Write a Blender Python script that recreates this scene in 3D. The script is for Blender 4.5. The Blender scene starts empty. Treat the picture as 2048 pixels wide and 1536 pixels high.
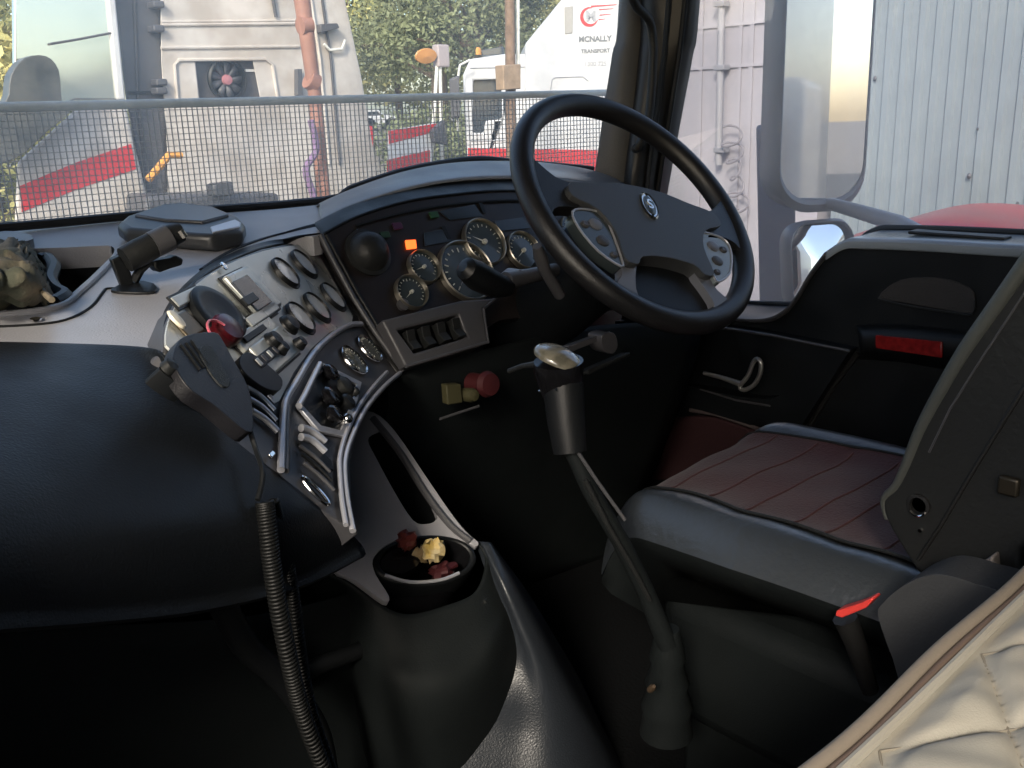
import bpy, math, random
import numpy as np
from mathutils import Vector, Matrix
from mathutils.geometry import tessellate_polygon
random.seed(4)
S = bpy.context.scene
COL = S.collection
R_ = math.radians
EYE = 2.45            # camera height above the yard; geometry is written relative to the eye, then lifted by EYE

# ------------------------------------------------------------------ camera, sky, sun, exposure
YAW, PITCH, ROLL, FPX = 42.0, 16.2, -2.0, 1900.0
_y, _p, _r = R_(YAW), R_(PITCH), R_(ROLL)
CF = Vector((math.sin(_y)*math.cos(_p), math.cos(_y)*math.cos(_p), -math.sin(_p)))
_R0 = Vector((math.cos(_y), -math.sin(_y), 0)); _U0 = _R0.cross(CF)
CR = _R0*math.cos(_r) + _U0*math.sin(_r)
CU = -_R0*math.sin(_r) + _U0*math.cos(_r)
cam = bpy.data.cameras.new('camera'); cam_o = bpy.data.objects.new('camera', cam); COL.objects.link(cam_o)
cam.sensor_width = 36; cam.lens = FPX/2048*36; cam.clip_start = .02; cam.clip_end = 900
m3 = Matrix((CR, CU, -CF)).transposed()
cam_o.matrix_world = Matrix.Translation((0, 0, EYE)) @ m3.to_4x4()
S.camera = cam_o

SUN_EL, SUN_AZ = 32.0, 236.0         # azimuth clockwise from +Y (the way the truck faces)
W = bpy.data.worlds.new('World'); S.world = W; W.use_nodes = True
nt = W.node_tree; bg = nt.nodes['Background']
sky = nt.nodes.new('ShaderNodeTexSky'); sky.sky_type = 'NISHITA'; sky.sun_disc = False
sky.sun_elevation = R_(SUN_EL); sky.sun_rotation = R_(SUN_AZ); sky.dust_density = 2; sky.air_density = 1.0; sky.ozone_density = .6
nt.links.new(sky.outputs[0], bg.inputs[0]); bg.inputs[1].default_value = .15
sl = bpy.data.lights.new('sun', 'SUN'); sl.energy = 1.5; sl.angle = R_(10); sl.color = (1, .9, .76)
so = bpy.data.objects.new('sun', sl); COL.objects.link(so)
sd = Vector((math.sin(R_(SUN_AZ))*math.cos(R_(SUN_EL)), math.cos(R_(SUN_AZ))*math.cos(R_(SUN_EL)), math.sin(R_(SUN_EL))))
so.rotation_euler = sd.to_track_quat('Z', 'Y').to_euler()
S.view_settings.view_transform = 'Standard'; S.view_settings.look = 'None'; S.view_settings.gamma = 1
S.view_settings.exposure = 1.35
S.render.engine = 'CYCLES'
S.cycles.max_bounces = 10; S.cycles.transparent_max_bounces = 24; S.cycles.diffuse_bounces = 6; S.cycles.glossy_bounces = 5

# ------------------------------------------------------------------ measuring helpers (a sight line met with a real plane)
def ray(u, v): return CF + CR*((u-1024)/FPX) - CU*((v-768)/FPX)
def PX(u, v, x): d = ray(u, v); return d*(x/d.x)
def PY(u, v, y): d = ray(u, v); return d*(y/d.y)
def PZ(u, v, z): d = ray(u, v); return d*(z/d.z)
def PN(u, v, pl, off=0):
    P0, n = pl; d = ray(u, v); return d*((n.dot(P0)+off)/n.dot(d))
def plane(P0, n): return (Vector(P0), Vector(n).normalized())
def frame(pl):
    n = pl[1]; a = Vector((0, 0, 1)).cross(n)
    a = a.normalized() if a.length > 1e-4 else Vector((1, 0, 0))
    return a, n.cross(a), n          # right-ish, up-ish, out

# ------------------------------------------------------------------ mesh builder
class MB:
    def __init__(s): s.v = []; s.f = []
    def add(s, vs, fs):
        o = len(s.v); s.v += [Vector(p) for p in vs]; s.f += [tuple(i+o for i in f) for f in fs]; return s
    def box(s, c, hx, hy, hz, ax=None):
        ax = ax or (Vector((1,0,0)), Vector((0,1,0)), Vector((0,0,1))); c = Vector(c)
        vs = [c+ax[0]*(hx*i)+ax[1]*(hy*j)+ax[2]*(hz*k) for i in (-1,1) for j in (-1,1) for k in (-1,1)]
        return s.add(vs, [(0,1,3,2),(4,6,7,5),(0,4,5,1),(2,3,7,6),(0,2,6,4),(1,5,7,3)])
    def prism(s, outer, ext, holes=()):
        ext = Vector(ext); loops = [list(map(Vector, outer))]+[list(map(Vector, h)) for h in holes]
        allv = [p for l in loops for p in l]; n = len(allv)
        tris = tessellate_polygon(loops)
        # orient: front normal against ext
        fs = []
        for t in tris:
            a, b, c = (allv[i] for i in t); nn = (b-a).cross(c-a)
            t = tuple(t) if nn.dot(ext) < 0 else tuple(reversed(t))
            fs.append(t); fs.append(tuple(i+n for i in reversed(t)))
        o = 0
        for l in loops:
            k = len(l)
            for i in range(k):
                j = (i+1) % k; fs.append((o+i, o+j, o+j+n, o+i+n))
            o += k
        return s.add(allv+[p+ext for p in allv], fs)
    def tube(s, pts, r, seg=10, closed=False, flat=None):
        pts = [Vector(p) for p in pts]; n = len(pts)
        rr = r if isinstance(r, (list, tuple)) else [r]*n
        vs = []; prev = None
        for i in range(n):
            if closed: t = pts[(i+1) % n]-pts[i-1]
            else: t = pts[min(i+1, n-1)]-pts[max(i-1, 0)]
            t.normalize()
            if prev is None:
                u = t.orthogonal().normalized()
            else:
                u = prev-t*prev.dot(t)
                u = u.normalized() if u.length > 1e-6 else t.orthogonal().normalized()
            prev = u; w = t.cross(u)
            for k in range(seg):
                a = 2*math.pi*k/seg; vs.append(pts[i]+u*(rr[i]*math.cos(a))+w*(rr[i]*math.sin(a)))
        fs = []
        for i in range(n if closed else n-1):
            j = (i+1) % n
            for k in range(seg):
                l = (k+1) % seg; fs.append((i*seg+k, i*seg+l, j*seg+l, j*seg+k))
        if not closed: fs += [tuple(reversed(range(seg))), tuple((n-1)*seg+k for k in range(seg))]
        return s.add(vs, fs)
    def lathe(s, prof, c, ax, seg=32, sx=1, sy=1):
        """prof: list of (radius, height along axis); ax: (a,b,n)"""
        a, b, n = ax; c = Vector(c); vs = []; fs = []
        for r, h in prof:
            for k in range(seg):
                t = 2*math.pi*k/seg; vs.append(c+a*(r*sx*math.cos(t))+b*(r*sy*math.sin(t))+n*h)
        for i in range(len(prof)-1):
            for k in range(seg):
                l = (k+1) % seg; fs.append((i*seg+k, i*seg+l, (i+1)*seg+l, (i+1)*seg+k))
        if prof[0][0] > 0: fs.append(tuple(reversed(range(seg))))
        if prof[-1][0] > 0: fs.append(tuple((len(prof)-1)*seg+k for k in range(seg)))
        return s.add(vs, fs)
    def grid(s, rows, sub=5, thick=0, flip=False):
        G = [[Vector(p) for p in r] for r in rows]
        def cr(p, t):
            n = len(p)-1; x = t*n; i = min(int(x), n-1); f = x-i
            a, b, c, d = p[max(i-1, 0)], p[i], p[i+1], p[min(i+2, n)]
            return .5*((2*b)+(c-a)*f+(2*a-5*b+4*c-d)*f*f+(3*b-a-3*c+d)*f*f*f)
        nc = (len(G[0])-1)*sub; nr = (len(G)-1)*sub
        H = [[cr(r, j/nc) for j in range(nc+1)] for r in G]
        vs = []
        for i in range(nr+1):
            for j in range(nc+1): vs.append(cr([h[j] for h in H], i/nr))
        fs = [(i*(nc+1)+j, i*(nc+1)+j+1, (i+1)*(nc+1)+j+1, (i+1)*(nc+1)+j) for i in range(nr) for j in range(nc)]
        if flip: fs = [tuple(reversed(f)) for f in fs]
        return s.add(vs, fs)
    def build(s, name, mat, parent=None, bevel=0, seg=3, smooth=38, solid=0, sub=0, weld=False):
        me = bpy.data.meshes.new(name)
        vs = s.v
        if parent is not None: o0 = wloc(parent)
        else:
            xs = [p.x for p in vs]; ys = [p.y for p in vs]; zs = [p.z for p in vs]
            o0 = Vector(((min(xs)+max(xs))/2, (min(ys)+max(ys))/2, min(zs)))
        me.from_pydata([tuple(p-o0) for p in vs], [], s.f); me.update()
        me.materials.append(mat)
        import bmesh
        b = bmesh.new(); b.from_mesh(me)
        if weld: bmesh.ops.remove_doubles(b, verts=b.verts, dist=1e-5)
        if not solid: bmesh.ops.recalc_face_normals(b, faces=b.faces)
        b.to_mesh(me); b.free()
        for p in me.polygons: p.use_smooth = True
        me.set_sharp_from_angle(angle=R_(smooth))
        o = bpy.data.objects.new(name, me); COL.objects.link(o)
        if parent is not None: o.parent = parent
        else: o.location = o0
        if solid:
            m = o.modifiers.new('s', 'SOLIDIFY'); m.thickness = solid; m.offset = 0
        if bevel:
            m = o.modifiers.new('b', 'BEVEL'); m.width = bevel; m.segments = seg; m.limit_method = 'ANGLE'; m.angle_limit = R_(32)
            m.harden_normals = False
        if sub:
            m = o.modifiers.new('u', 'SUBSURF'); m.levels = sub; m.render_levels = sub
        return o
def wloc(o):
    l = Vector(o.location)
    while o.parent is not None:
        o = o.parent; l += Vector(o.location)
    return l
def tag(o, label=None, cat=None, group=None, kind=None):
    if label: o['label'] = label
    if cat: o['category'] = cat
    if group: o['group'] = group
    if kind: o['kind'] = kind
    return o
def thing(name, loc, label, cat, group=None):
    o = bpy.data.objects.new(name, None); COL.objects.link(o); o.location = Vector(loc); o.empty_display_size = .1
    return tag(o, label, cat, group)
def copy_tree(o, parent=None):
    c = o.copy(); COL.objects.link(c)
    if parent is not None: c.parent = parent
    for ch in [x for x in o.children]: copy_tree(ch, c)
    return c
def text_mb(txt, size, P, a, b, thick=.002, bold=0):
    cu = bpy.data.curves.new('t', 'FONT'); cu.body = txt; cu.size = size; cu.align_x = 'CENTER'; cu.align_y = 'CENTER'
    cu.extrude = thick/2; cu.offset = bold; cu.resolution_u = 3
    o = bpy.data.objects.new('t', cu); COL.objects.link(o)
    me = o.to_mesh(); n = a.cross(b); mb = MB()
    mb.add([P+a*v.co.x+b*v.co.y+n*v.co.z for v in me.vertices], [tuple(p.vertices) for p in me.polygons])
    o.to_mesh_clear(); bpy.data.objects.remove(o); bpy.data.curves.remove(cu)
    return mb
def rrect(P, a, b, w, h, r, k=5):
    """rounded rectangle outline centred on P"""
    out = []
    for cx, cy, a0 in ((w/2-r, h/2-r, 0), (-w/2+r, h/2-r, 90), (-w/2+r, -h/2+r, 180), (w/2-r, -h/2+r, 270)):
        for i in range(k+1):
            t = R_(a0+90*i/k); out.append(P+a*(cx+r*math.cos(t))+b*(cy+r*math.sin(t)))
    return out
def smoothpoly(pts, k=4, closed=True):
    """Catmull-Rom refined outline of (u,v) pairs or vectors"""
    n = len(pts); out = []
    P = [np.array(p, float) for p in pts]
    rng = range(n) if closed else range(n-1)
    for i in rng:
        a, b, c, d = (P[(i-1) % n], P[i], P[(i+1) % n], P[(i+2) % n]) if closed else (P[max(i-1, 0)], P[i], P[i+1], P[min(i+2, n-1)])
        for j in range(k):
            f = j/k; out.append(.5*((2*b)+(c-a)*f+(2*a-5*b+4*c-d)*f*f+(3*b-a-3*c+d)*f**3))
    if not closed: out.append(P[-1])
    return [tuple(p) for p in out]

# ------------------------------------------------------------------ materials
def mat(name, col, rough=.5, metal=0, spec=.5, bump=0, bscale=300, var=0, vscale=8, col2=None, coat=0, sheen=0, wave=None, rvar=0):
    m = bpy.data.materials.new(name); m.use_nodes = True; t = m.node_tree; N = t.nodes; L = t.links
    p = N['Principled BSDF']; p.inputs['Base Color'].default_value = (*col, 1); p.inputs['Roughness'].default_value = rough
    p.inputs['Metallic'].default_value = metal; p.inputs['Specular IOR Level'].default_value = spec
    p.inputs['Coat Weight'].default_value = coat; p.inputs['Sheen Weight'].default_value = sheen
    tc = N.new('ShaderNodeTexCoord')
    if var or col2:
        n = N.new('ShaderNodeTexNoise'); n.inputs['Scale'].default_value = vscale; n.inputs['Detail'].default_value = 6; n.inputs['Roughness'].default_value = .6
        L.new(tc.outputs['Object'], n.inputs['Vector'])
        rp = N.new('ShaderNodeValToRGB'); c2 = col2 or tuple(max(0, c*(1-var)) for c in col)
        rp.color_ramp.elements[0].position = .38; rp.color_ramp.elements[1].position = .64
        rp.color_ramp.elements[0].color = (*c2, 1); rp.color_ramp.elements[1].color = (*col, 1)
        L.new(n.outputs['Fac'], rp.inputs[0]); L.new(rp.outputs[0], p.inputs['Base Color'])
    if rvar:
        n2 = N.new('ShaderNodeTexNoise'); n2.inputs['Scale'].default_value = 11; n2.inputs['Detail'].default_value = 7
        L.new(tc.outputs['Object'], n2.inputs['Vector'])
        mr = N.new('ShaderNodeMapRange'); mr.inputs['From Min'].default_value = .3; mr.inputs['From Max'].default_value = .7
        mr.inputs['To Min'].default_value = rough-rvar; mr.inputs['To Max'].default_value = rough+rvar
        L.new(n2.outputs['Fac'], mr.inputs['Value']); L.new(mr.outputs[0], p.inputs['Roughness'])
    if bump:
        n = N.new('ShaderNodeTexNoise'); n.inputs['Scale'].default_value = bscale; n.inputs['Detail'].default_value = 3
        L.new(tc.outputs['Object'], n.inputs['Vector'])
        b = N.new('ShaderNodeBump'); b.inputs['Strength'].default_value = bump; b.inputs['Distance'].default_value = .002
        L.new(n.outputs['Fac'], b.inputs['Height']); L.new(b.outputs[0], p.inputs['Normal'])
    m.diffuse_color = (*col, 1)
    return m
def glassmat(name, tint=(1, 1, 1), refl=.08, rough=.02, dust=.07):
    m = bpy.data.materials.new(name); m.use_nodes = True; t = m.node_tree; N = t.nodes; L = t.links
    N.remove(N['Principled BSDF']); out = N['Material Output']
    tr = N.new('ShaderNodeBsdfTransparent'); tr.inputs[0].default_value = (*tint, 1)
    gl = N.new('ShaderNodeBsdfGlossy'); gl.inputs['Roughness'].default_value = rough
    fr = N.new('ShaderNodeLayerWeight'); fr.inputs[0].default_value = .5
    pw = N.new('ShaderNodeMath'); pw.operation = 'POWER'; pw.inputs[1].default_value = 5
    mu = N.new('ShaderNodeMath'); mu.operation = 'MULTIPLY_ADD'; mu.inputs[1].default_value = .8; mu.inputs[2].default_value = refl; mu.use_clamp = True
    mx = N.new('ShaderNodeMixShader')
    L.new(fr.outputs[1], pw.inputs[0]); L.new(pw.outputs[0], mu.inputs[0]); L.new(mu.outputs[0], mx.inputs[0]); L.new(tr.outputs[0], mx.inputs[1]); L.new(gl.outputs[0], mx.inputs[2])
    # film of dust on the pane
    tl_ = N.new('ShaderNodeBsdfTranslucent'); tl_.inputs[0].default_value = (.9, .88, .84, 1)
    tc = N.new('ShaderNodeTexCoord'); nz = N.new('ShaderNodeTexNoise'); nz.inputs['Scale'].default_value = 3.5; nz.inputs['Detail'].default_value = 9; nz.inputs['Roughness'].default_value = .62
    mr = N.new('ShaderNodeMapRange'); mr.inputs['From Min'].default_value = .35; mr.inputs['From Max'].default_value = .7; mr.inputs['To Min'].default_value = dust*.5; mr.inputs['To Max'].default_value = dust*1.6
    m2 = N.new('ShaderNodeMixShader')
    L.new(tc.outputs['Object'], nz.inputs['Vector']); L.new(nz.outputs['Fac'], mr.inputs['Value']); L.new(mr.outputs[0], m2.inputs[0])
    L.new(mx.outputs[0], m2.inputs[1]); L.new(tl_.outputs[0], m2.inputs[2])
    L.new(m2.outputs[0], out.inputs[0]); return m
def emis(name, col, st):
    m = mat(name, col, .4); p = m.node_tree.nodes['Principled BSDF']
    p.inputs['Emission Color'].default_value = (*col, 1); p.inputs['Emission Strength'].default_value = st; return m
K = {}
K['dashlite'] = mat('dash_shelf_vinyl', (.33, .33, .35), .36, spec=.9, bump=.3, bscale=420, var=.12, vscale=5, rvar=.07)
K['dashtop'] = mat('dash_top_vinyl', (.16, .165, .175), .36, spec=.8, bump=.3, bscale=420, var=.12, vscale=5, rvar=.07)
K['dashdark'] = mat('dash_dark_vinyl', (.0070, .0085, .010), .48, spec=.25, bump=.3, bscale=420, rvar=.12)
K['void'] = mat('shaded_black_trim', (.0075, .0095, .0100), .6, spec=.14, bump=.3, bscale=420, rvar=.08)  # dulled copy of the dash black, standing in for shade on lower parts
K['black'] = mat('black_plastic', (.007, .008, .009), .42, spec=.3, bump=.12, bscale=500)
K['gloss'] = mat('gloss_black_plastic', (.006, .006, .007), .16)
K['rim'] = mat('steering_wheel_leather', (.013, .013, .014), .38, bump=.3, bscale=500, rvar=.06)
K['hub'] = mat('steering_wheel_hub', (.045, .047, .05), .45, bump=.2, bscale=500)
K['spoke'] = mat('steering_wheel_spoke_grey', (.14, .147, .17), .38)
K['panel'] = mat('instrument_panel_brown', (.016, .0125, .012), .40, bump=.1, bscale=300, var=.4, vscale=12)
K['silver'] = mat('brushed_silver_panel', (.56, .575, .545), .30, metal=.35, var=.18, vscale=9, rvar=.08)
K['greyp'] = mat('grey_plastic_panel', (.06, .06, .065), .40, bump=.15, bscale=400)
K['trim'] = mat('satin_trim', (.50, .51, .55), .30, metal=.5)
K['chrome'] = mat('chrome', (.75, .74, .72), .12, metal=1)
K['bezel'] = mat('gauge_bezel', (.42, .39, .33), .3, metal=.9)
K['facew'] = mat('pale_gauge_face', (.74, .75, .74), .22, coat=.6, var=.1, vscale=40)
K['faced'] = mat('dark_gauge_face', (.03, .04, .043), .22, coat=.8)
K['mark'] = mat('gauge_marks', (.5, .5, .45), .5)
K['faceg'] = mat('olive_gauge_face', (.09, .10, .085), .2, coat=.8); K['markf'] = mat('faint_gauge_marks', (.32, .33, .32), .5)
K['markd'] = mat('gauge_marks_dark', (.03, .03, .03), .5)
K['lcd'] = mat('blue_grey_display', (.02, .03, .045), .15)
K['orange'] = emis('orange_warning_lamp', (1, .12, .02), 1.1)
K['redr'] = mat('dark_red_plastic', (.055, .003, .006), .3)
K['redk'] = mat('red_knob', (.05, .006, .008), .6)
K['yelk'] = mat('yellow_tag', (.045, .042, .016), .7)
K['maroon'] = mat('maroon_seat_fabric', (.050, .012, .014), .8, bump=.8, bscale=260, col2=(.042, .014, .017), vscale=9, sheen=.08)
K['leather'] = mat('seat_leather', (.030, .035, .040), .32, spec=.8, bump=.5, bscale=90, rvar=.02)
K['leatherd'] = mat('seat_side_vinyl', (.014, .015, .015), .5, spec=.3, bump=.4, bscale=120)
K['piping'] = mat('grey_piping', (.060, .064, .058), .45, bump=.3, bscale=200)
K['quilt'] = mat('beige_quilt', (.35, .335, .285), .8, bump=.15, bscale=700, col2=(.34, .31, .255), vscale=5, sheen=.1)
K['qshadow'] = mat('brown_groove_shadow', (.15, .105, .08), .7, bump=.3, bscale=200)
K['pillar'] = mat('pillar_trim_taupe', (.095, .091, .085), .6, bump=.3, bscale=300)
K['rubber'] = mat('rubber_seal', (.012, .012, .012), .45)
K['glass'] = glassmat('window_glass', (.97, .985, .98), .025, dust=.10)
K['sideglass'] = glassmat('side_glass', (.96, .965, .975), .04, dust=.13)
K['headliner'] = mat('headliner', (.10, .10, .095), .9)
K['carpet'] = mat('carpet', (.005, .0055, .006), .95, spec=.05, bump=1, bscale=150)
K['mirror'] = mat('mirror_glass', (.9, .9, .9), .02, metal=1)
K['mhouse'] = mat('mirror_housing', (.27, .275, .30), .4)
K['white'] = mat('white_truck_paint', (.64, .595, .555), .4, coat=.2, col2=(.46, .41, .36), vscale=3.5)
K['white2'] = mat('clean_white_paint', (.66, .67, .69), .35, coat=.2, col2=(.56, .56, .57), vscale=2.5)
K['redp'] = mat('red_paint', (.62, .025, .03), .35, coat=.3, var=.15, vscale=6)
K['dgrey'] = mat('dark_grey_fairing', (.09, .09, .10), .5, var=.2, vscale=3)
K['rust'] = mat('rust_brown_pole', (.36, .175, .125), .6, var=.3, vscale=4)
K['rail'] = mat('dull_aluminium', (.80, .80, .74), .5, metal=0, var=.2, vscale=20)
K['wire'] = mat('guard_wire', (.33, .31, .30), .5)
K['corr'] = mat('corrugated_steel', (.275, .325, .35), .45, metal=.1, col2=(.225, .265, .285), vscale=1.3)
K['wall'] = mat('pale_wall', (.42, .405, .435), .7, col2=(.35, .34, .37), vscale=1.0)
K['ground'] = mat('yard_gravel', (.24, .215, .18), .95, bump=.8, bscale=30, col2=(.17, .15, .125), vscale=1.5)
K['tarmac'] = mat('tarmac', (.06, .06, .058), .9, var=.3, vscale=2)
K['bark'] = mat('bark', (.16, .12, .085), .9, bump=.8, bscale=30, var=.4, vscale=6)
K['leaf'] = mat('leaf_green', (.23, .26, .13), .7, var=.45, vscale=1.2)
K['leaf_lit'] = mat('leaf_sunlit', (.62, .56, .22), .65, col2=(.22, .25, .09), vscale=1.4)  # sunlight on the foliage put into a yellow leaf colour
K['wood'] = mat('weathered_wood', (.26, .17, .11), .85, var=.4, vscale=10)
K['tyre'] = mat('tyre', (.02, .02, .02), .8)
K['camo'] = mat('camo_cloth', (.22, .18, .125), .9, bump=.8, bscale=120, col2=(.06, .065, .045), vscale=16)
K['yellow'] = mat('yellow_wrapper', (.62, .42, .08), .3, col2=(.72, .60, .35), vscale=60)
K['brownw'] = mat('brown_wrapper', (.16, .035, .03), .3)
K['darkglass'] = mat('dark_vehicle_glass', (.05, .06, .07), .06)
K['reflglass'] = mat('pale_reflecting_glass', (.72, .74, .68), .10, metal=.85, bump=.3, bscale=3)
K['text'] = mat('grey_lettering', (.17, .18, .19), .5)
K['textl'] = mat('pale_grey_lettering', (.36, .37, .39), .5)
K['orangep'] = mat('orange_paint', (.7, .32, .06), .5)
K['purple'] = mat('purple_cable', (.22, .14, .25), .6)
K['grass'] = mat('grass', (.07, .10, .03), .95, var=.4, vscale=5)

# =================================================================== SETTING OUTSIDE
G = -EYE
g = MB(); g.add([(-400, -400, G), (400, -400, G), (400, 400, G), (-400, 400, G)], [(0, 1, 2, 3)])
tag(g.build('ground', K['ground']), kind='structure')
g = MB(); g.add([(-60, -40, G+.005), (60, -40, G+.005), (60, 12, G+.005), (-60, 12, G+.005)], [(0, 1, 2, 3)])
tag(g.build('yard', K['tarmac']), kind='structure')

# --- corrugated shed and pale wall on the right
shed = thing('corrugated_shed', (4.8, 0, G), 'blue grey corrugated steel shed wall filling the view beyond the driver window', 'shed')
XW = 4.6
mb = MB(); y0, y1 = -6.0, PX(1650, 200, XW).y; pitch = .078; n = int((y1-y0)/pitch)
prof = []
for i in range(n):
    y = y0+i*pitch; prof += [(y, 0), (y+.030, 0), (y+.040, -.016), (y+.066, -.016), (y+.076, 0)]
vs = []; fs = []
for i, (y, dx) in enumerate(prof): vs += [(XW+dx, y, G), (XW+dx, y, .545)]
fs = [(2*i, 2*i+2, 2*i+3, 2*i+1) for i in range(len(prof)-1)]
mb.add(vs, fs); mb.build('wall', K['corr'], shed, smooth=20)
mb = MB(); mb.box((XW-.02, (y0+y1)/2, .57), .05, (y1-y0)/2, .035); mb.build('gutter', K['white'], shed, bevel=.01)
mb = MB(); mb.add([(XW-.1, y0, .60), (XW-.1, y1, .60), (XW+6, y1, 1.3), (XW+6, y0, 1.3)], [(0, 1, 2, 3)]); mb.build('roof', K['corr'], shed, solid=.03)
for u, v, r in ((1750, 157, .010), (1938, 352, .011), (1955, 258, .006), (2035, 407, .007)):
    P = PX(u, v, XW-.02); mb = MB(); mb.lathe([(r, 0), (r*.5, .006), (0, .008)], P, (Vector((0, 1, 0)), Vector((0, 0, 1)), Vector((-1, 0, 0))), 10, 1, 1.3); mb.build('bolt_head', K['dgrey'], shed)

bw = thing('painted_wall', (XW, y1+2, G), 'pale lilac grey painted wall with a downpipe, seen through the driver window', 'wall')
mb = MB(); mb.box((XW+.12, (y1+3.97)/2+.02, (G+1.8)/2), .1, (3.97-y1)/2, (1.8-G)/2); mb.build('wall_panel', K['wall'], bw)
for v in (50, 133):
    P = PX(1450, v, XW); mb = MB(); mb.box((XW+.015, (y1+3.97)/2+.05, P.z), .008, (3.97-y1)/2-.05, .008); mb.build('joint_strip', K['wall'], bw)
for u, r in ((1400, .010), (1500, .014), (1478, .01)):
    P = PX(u, 100, XW); mb = MB(); mb.box((XW+.012, P.y, (G+1.8)/2), .003, r, (1.8-G)/2); mb.build('cover_strip', K['wall'], bw)
a = PX(1447, -200, XW-.03); b = PX(1437, 330, XW-.03)
mb = MB(); mb.tube([a, b], .019, 12); pipe = mb.build('downpipe', mat('grey_pipe', (.33, .33, .35), .5), bw)
for v in (8, 135, 300):
    P = PX(1443, v, XW-.03); mb = MB(); mb.box(P, .03, .035, .014); mb.build('pipe_bracket', K['mhouse'], pipe, bevel=.004)
# coiled air hose hanging on the wall
hp = []
A = PX(1462, 255, XW-.07); B = PX(1478, 430, XW-.07)
for i in range(170):
    t = i/169; rr = .05+.02*math.sin(9*t); an = t*2*math.pi*5.2
    hp.append(A.lerp(B, t)+Vector((.02*math.sin(an), rr*math.cos(an), .03*math.sin(an))))
mb = MB(); mb.tube(hp, .006, 6); tag(mb.build('coiled_hose', mat('hose_grey', (.22, .21, .23), .5)), 'grey coiled air hose hanging in loops on the pale painted wall', 'hose')
# dark strip painting the shading low on the wall
mb = MB(); mb.box((XW-.06, y1+.72, PX(1480, 590, XW-.1).z-1.1), .05, .7, .9); mb.build('shading_strip', K['dgrey'], bw, bevel=.02)

# --- red vehicle roof in front of the shed
rv = thing('red_car', (3.45, 1.35, G), 'red car roof and bonnet peeping over the driver door sill beside the shed', 'car')
rows = []
for j, X in enumerate((2.95, 3.05, 3.4, 3.8, 3.92)):
    row = []
    for u, v in ((1700, 475), (1760, 455), (1830, 436), (1900, 430), (1990, 437), (2060, 450), (2200, 462)):
        P = PX(u, v, 3.3); z = P.z-[.5, .07, 0, .05, .5][j]; row.append((X, P.y, z))
    rows.append(row)
mb = MB(); mb.grid(rows, 4); mb.build('body', K['redp'], rv, solid=.01)
mb = MB(); mb.box((3.43, 1.2, G+.95), .46, .75, .45); mb.build('lower_body', K['redp'], rv, bevel=.08)
for yy in (.75, 1.75):
    for xx in (3.0, 3.86):
        mb = MB(); mb.lathe([(.1, -.1), (.32, -.1), (.34, -.06), (.34, .06), (.32, .1), (.1, .1)], (xx, yy, G+.34), (Vector((0, 1, 0)), Vector((0, 0, 1)), Vector((1, 0, 0))), 24); mb.build('wheel', K['tyre'], rv)

# --- white truck seen straight ahead (left half of the windscreen)
YT = 6.0
def T(u, v, y=YT): return PY(u, v, y)
def Tp(pts, y=YT): return [PY(u, v, y) for u, v in pts]
wt = thing('parked_truck', (T(400, 400).x, YT+.8, G), 'large white truck cab with dark grey gap fairing and vent fan, parked straight ahead', 'truck')
E1 = Vector((.75, 1.4, 0))
body = MB(); body.prism(Tp([(318, -260), (650, -260), (690, 0), (722, 150), (752, 330), (765, 700), (340, 700), (334, 300), (322, 120)]), E1,
     [Tp([(390, 122), (505, 120), (520, 196), (398, 197)])]); body.build('cab_wall', K['white'], wt, bevel=.006)
mb = MB(); mb.prism(Tp([(340, 80), (580, 80), (590, 235), (340, 235)], YT+.055), (0, .02, 0)); rec = mb.build('vent_recess', K['dgrey'], wt)
ctr = T(452, 160, YT+.035)
ax = (Vector((1, 0, 0)), Vector((0, 0, 1)), Vector((0, -1, 0)))
mb = MB(); mb.lathe([(.122, 0), (.135, .01), (.135, .03), (.122, .04), (.115, .03), (.115, .0)], ctr, ax, 36); fan = mb.build('fan_ring', K['black'], rec)
mb = MB()
for k in range(9):
    t = 2*math.pi*k/9; d = Vector((math.cos(t), 0, math.sin(t))); e = Vector((-math.sin(t), 0, math.cos(t)))
    c = ctr+Vector((0, -.005, 0)); mb.add([c+d*.03-e*.01, c+d*.11-e*.03+Vector((0, .01, 0)), c+d*.11+e*.025, c+d*.03+e*.012], [(0, 1, 2, 3)])
mb.build('fan_blades', K['dgrey'], rec, solid=.004)
mb = MB(); mb.lathe([(.035, 0), (.03, .03), (0, .035)], ctr, ax, 20); mb.build('fan_hub', mat('fan_hub_pink', (.4, .16, .18), .5), rec)
P = T(500, 141, YT+.045); mb = MB(); mb.box(P, .035, .008, .008); mb.build('badge', K['white2'], rec)
# pressed outline round the vent, swage lines
mb = MB(); mb.tube(Tp([(355, 200), (350, 130), (358, 120), (530, 118), (545, 130), (556, 200)], YT-.003), .012, 8); mb.build('pressed_outline', K['white'], wt)
for v in (-30, 44, 50, 96):
    mb = MB(); mb.tube([T(322, v, YT-.002), T(598, v-3, YT-.002)], .012 if v != 44 else .008, 8); mb.build('swage_line', K['white'], wt)
mb = MB(); mb.tube(Tp([(545, -10), (548, 12), (552, 34)], YT-.02), .012, 8); mb.build('lift_handle', K['dgrey'], wt)
for x in (640, 662):
    mb = MB(); mb.tube(Tp([(x-25, -50), (x, 120), (x+18, 330)], YT-.01), .010, 8); mb.build('corner_seam', K['dgrey'] if x == 662 else K['white'], wt)
mb = MB(); mb.prism(Tp([(640, 48), (676, 46), (680, 56), (642, 66)], YT-.07), (0, .07, 0)); mb.build('grab_step', K['dgrey'], wt, bevel=.01)
mb = MB(); mb.tube(Tp([(648, 88), (660, 100), (684, 98), (690, 80)], YT-.03), .01, 8); mb.build('grab_rail', K['rail'], wt)
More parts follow.
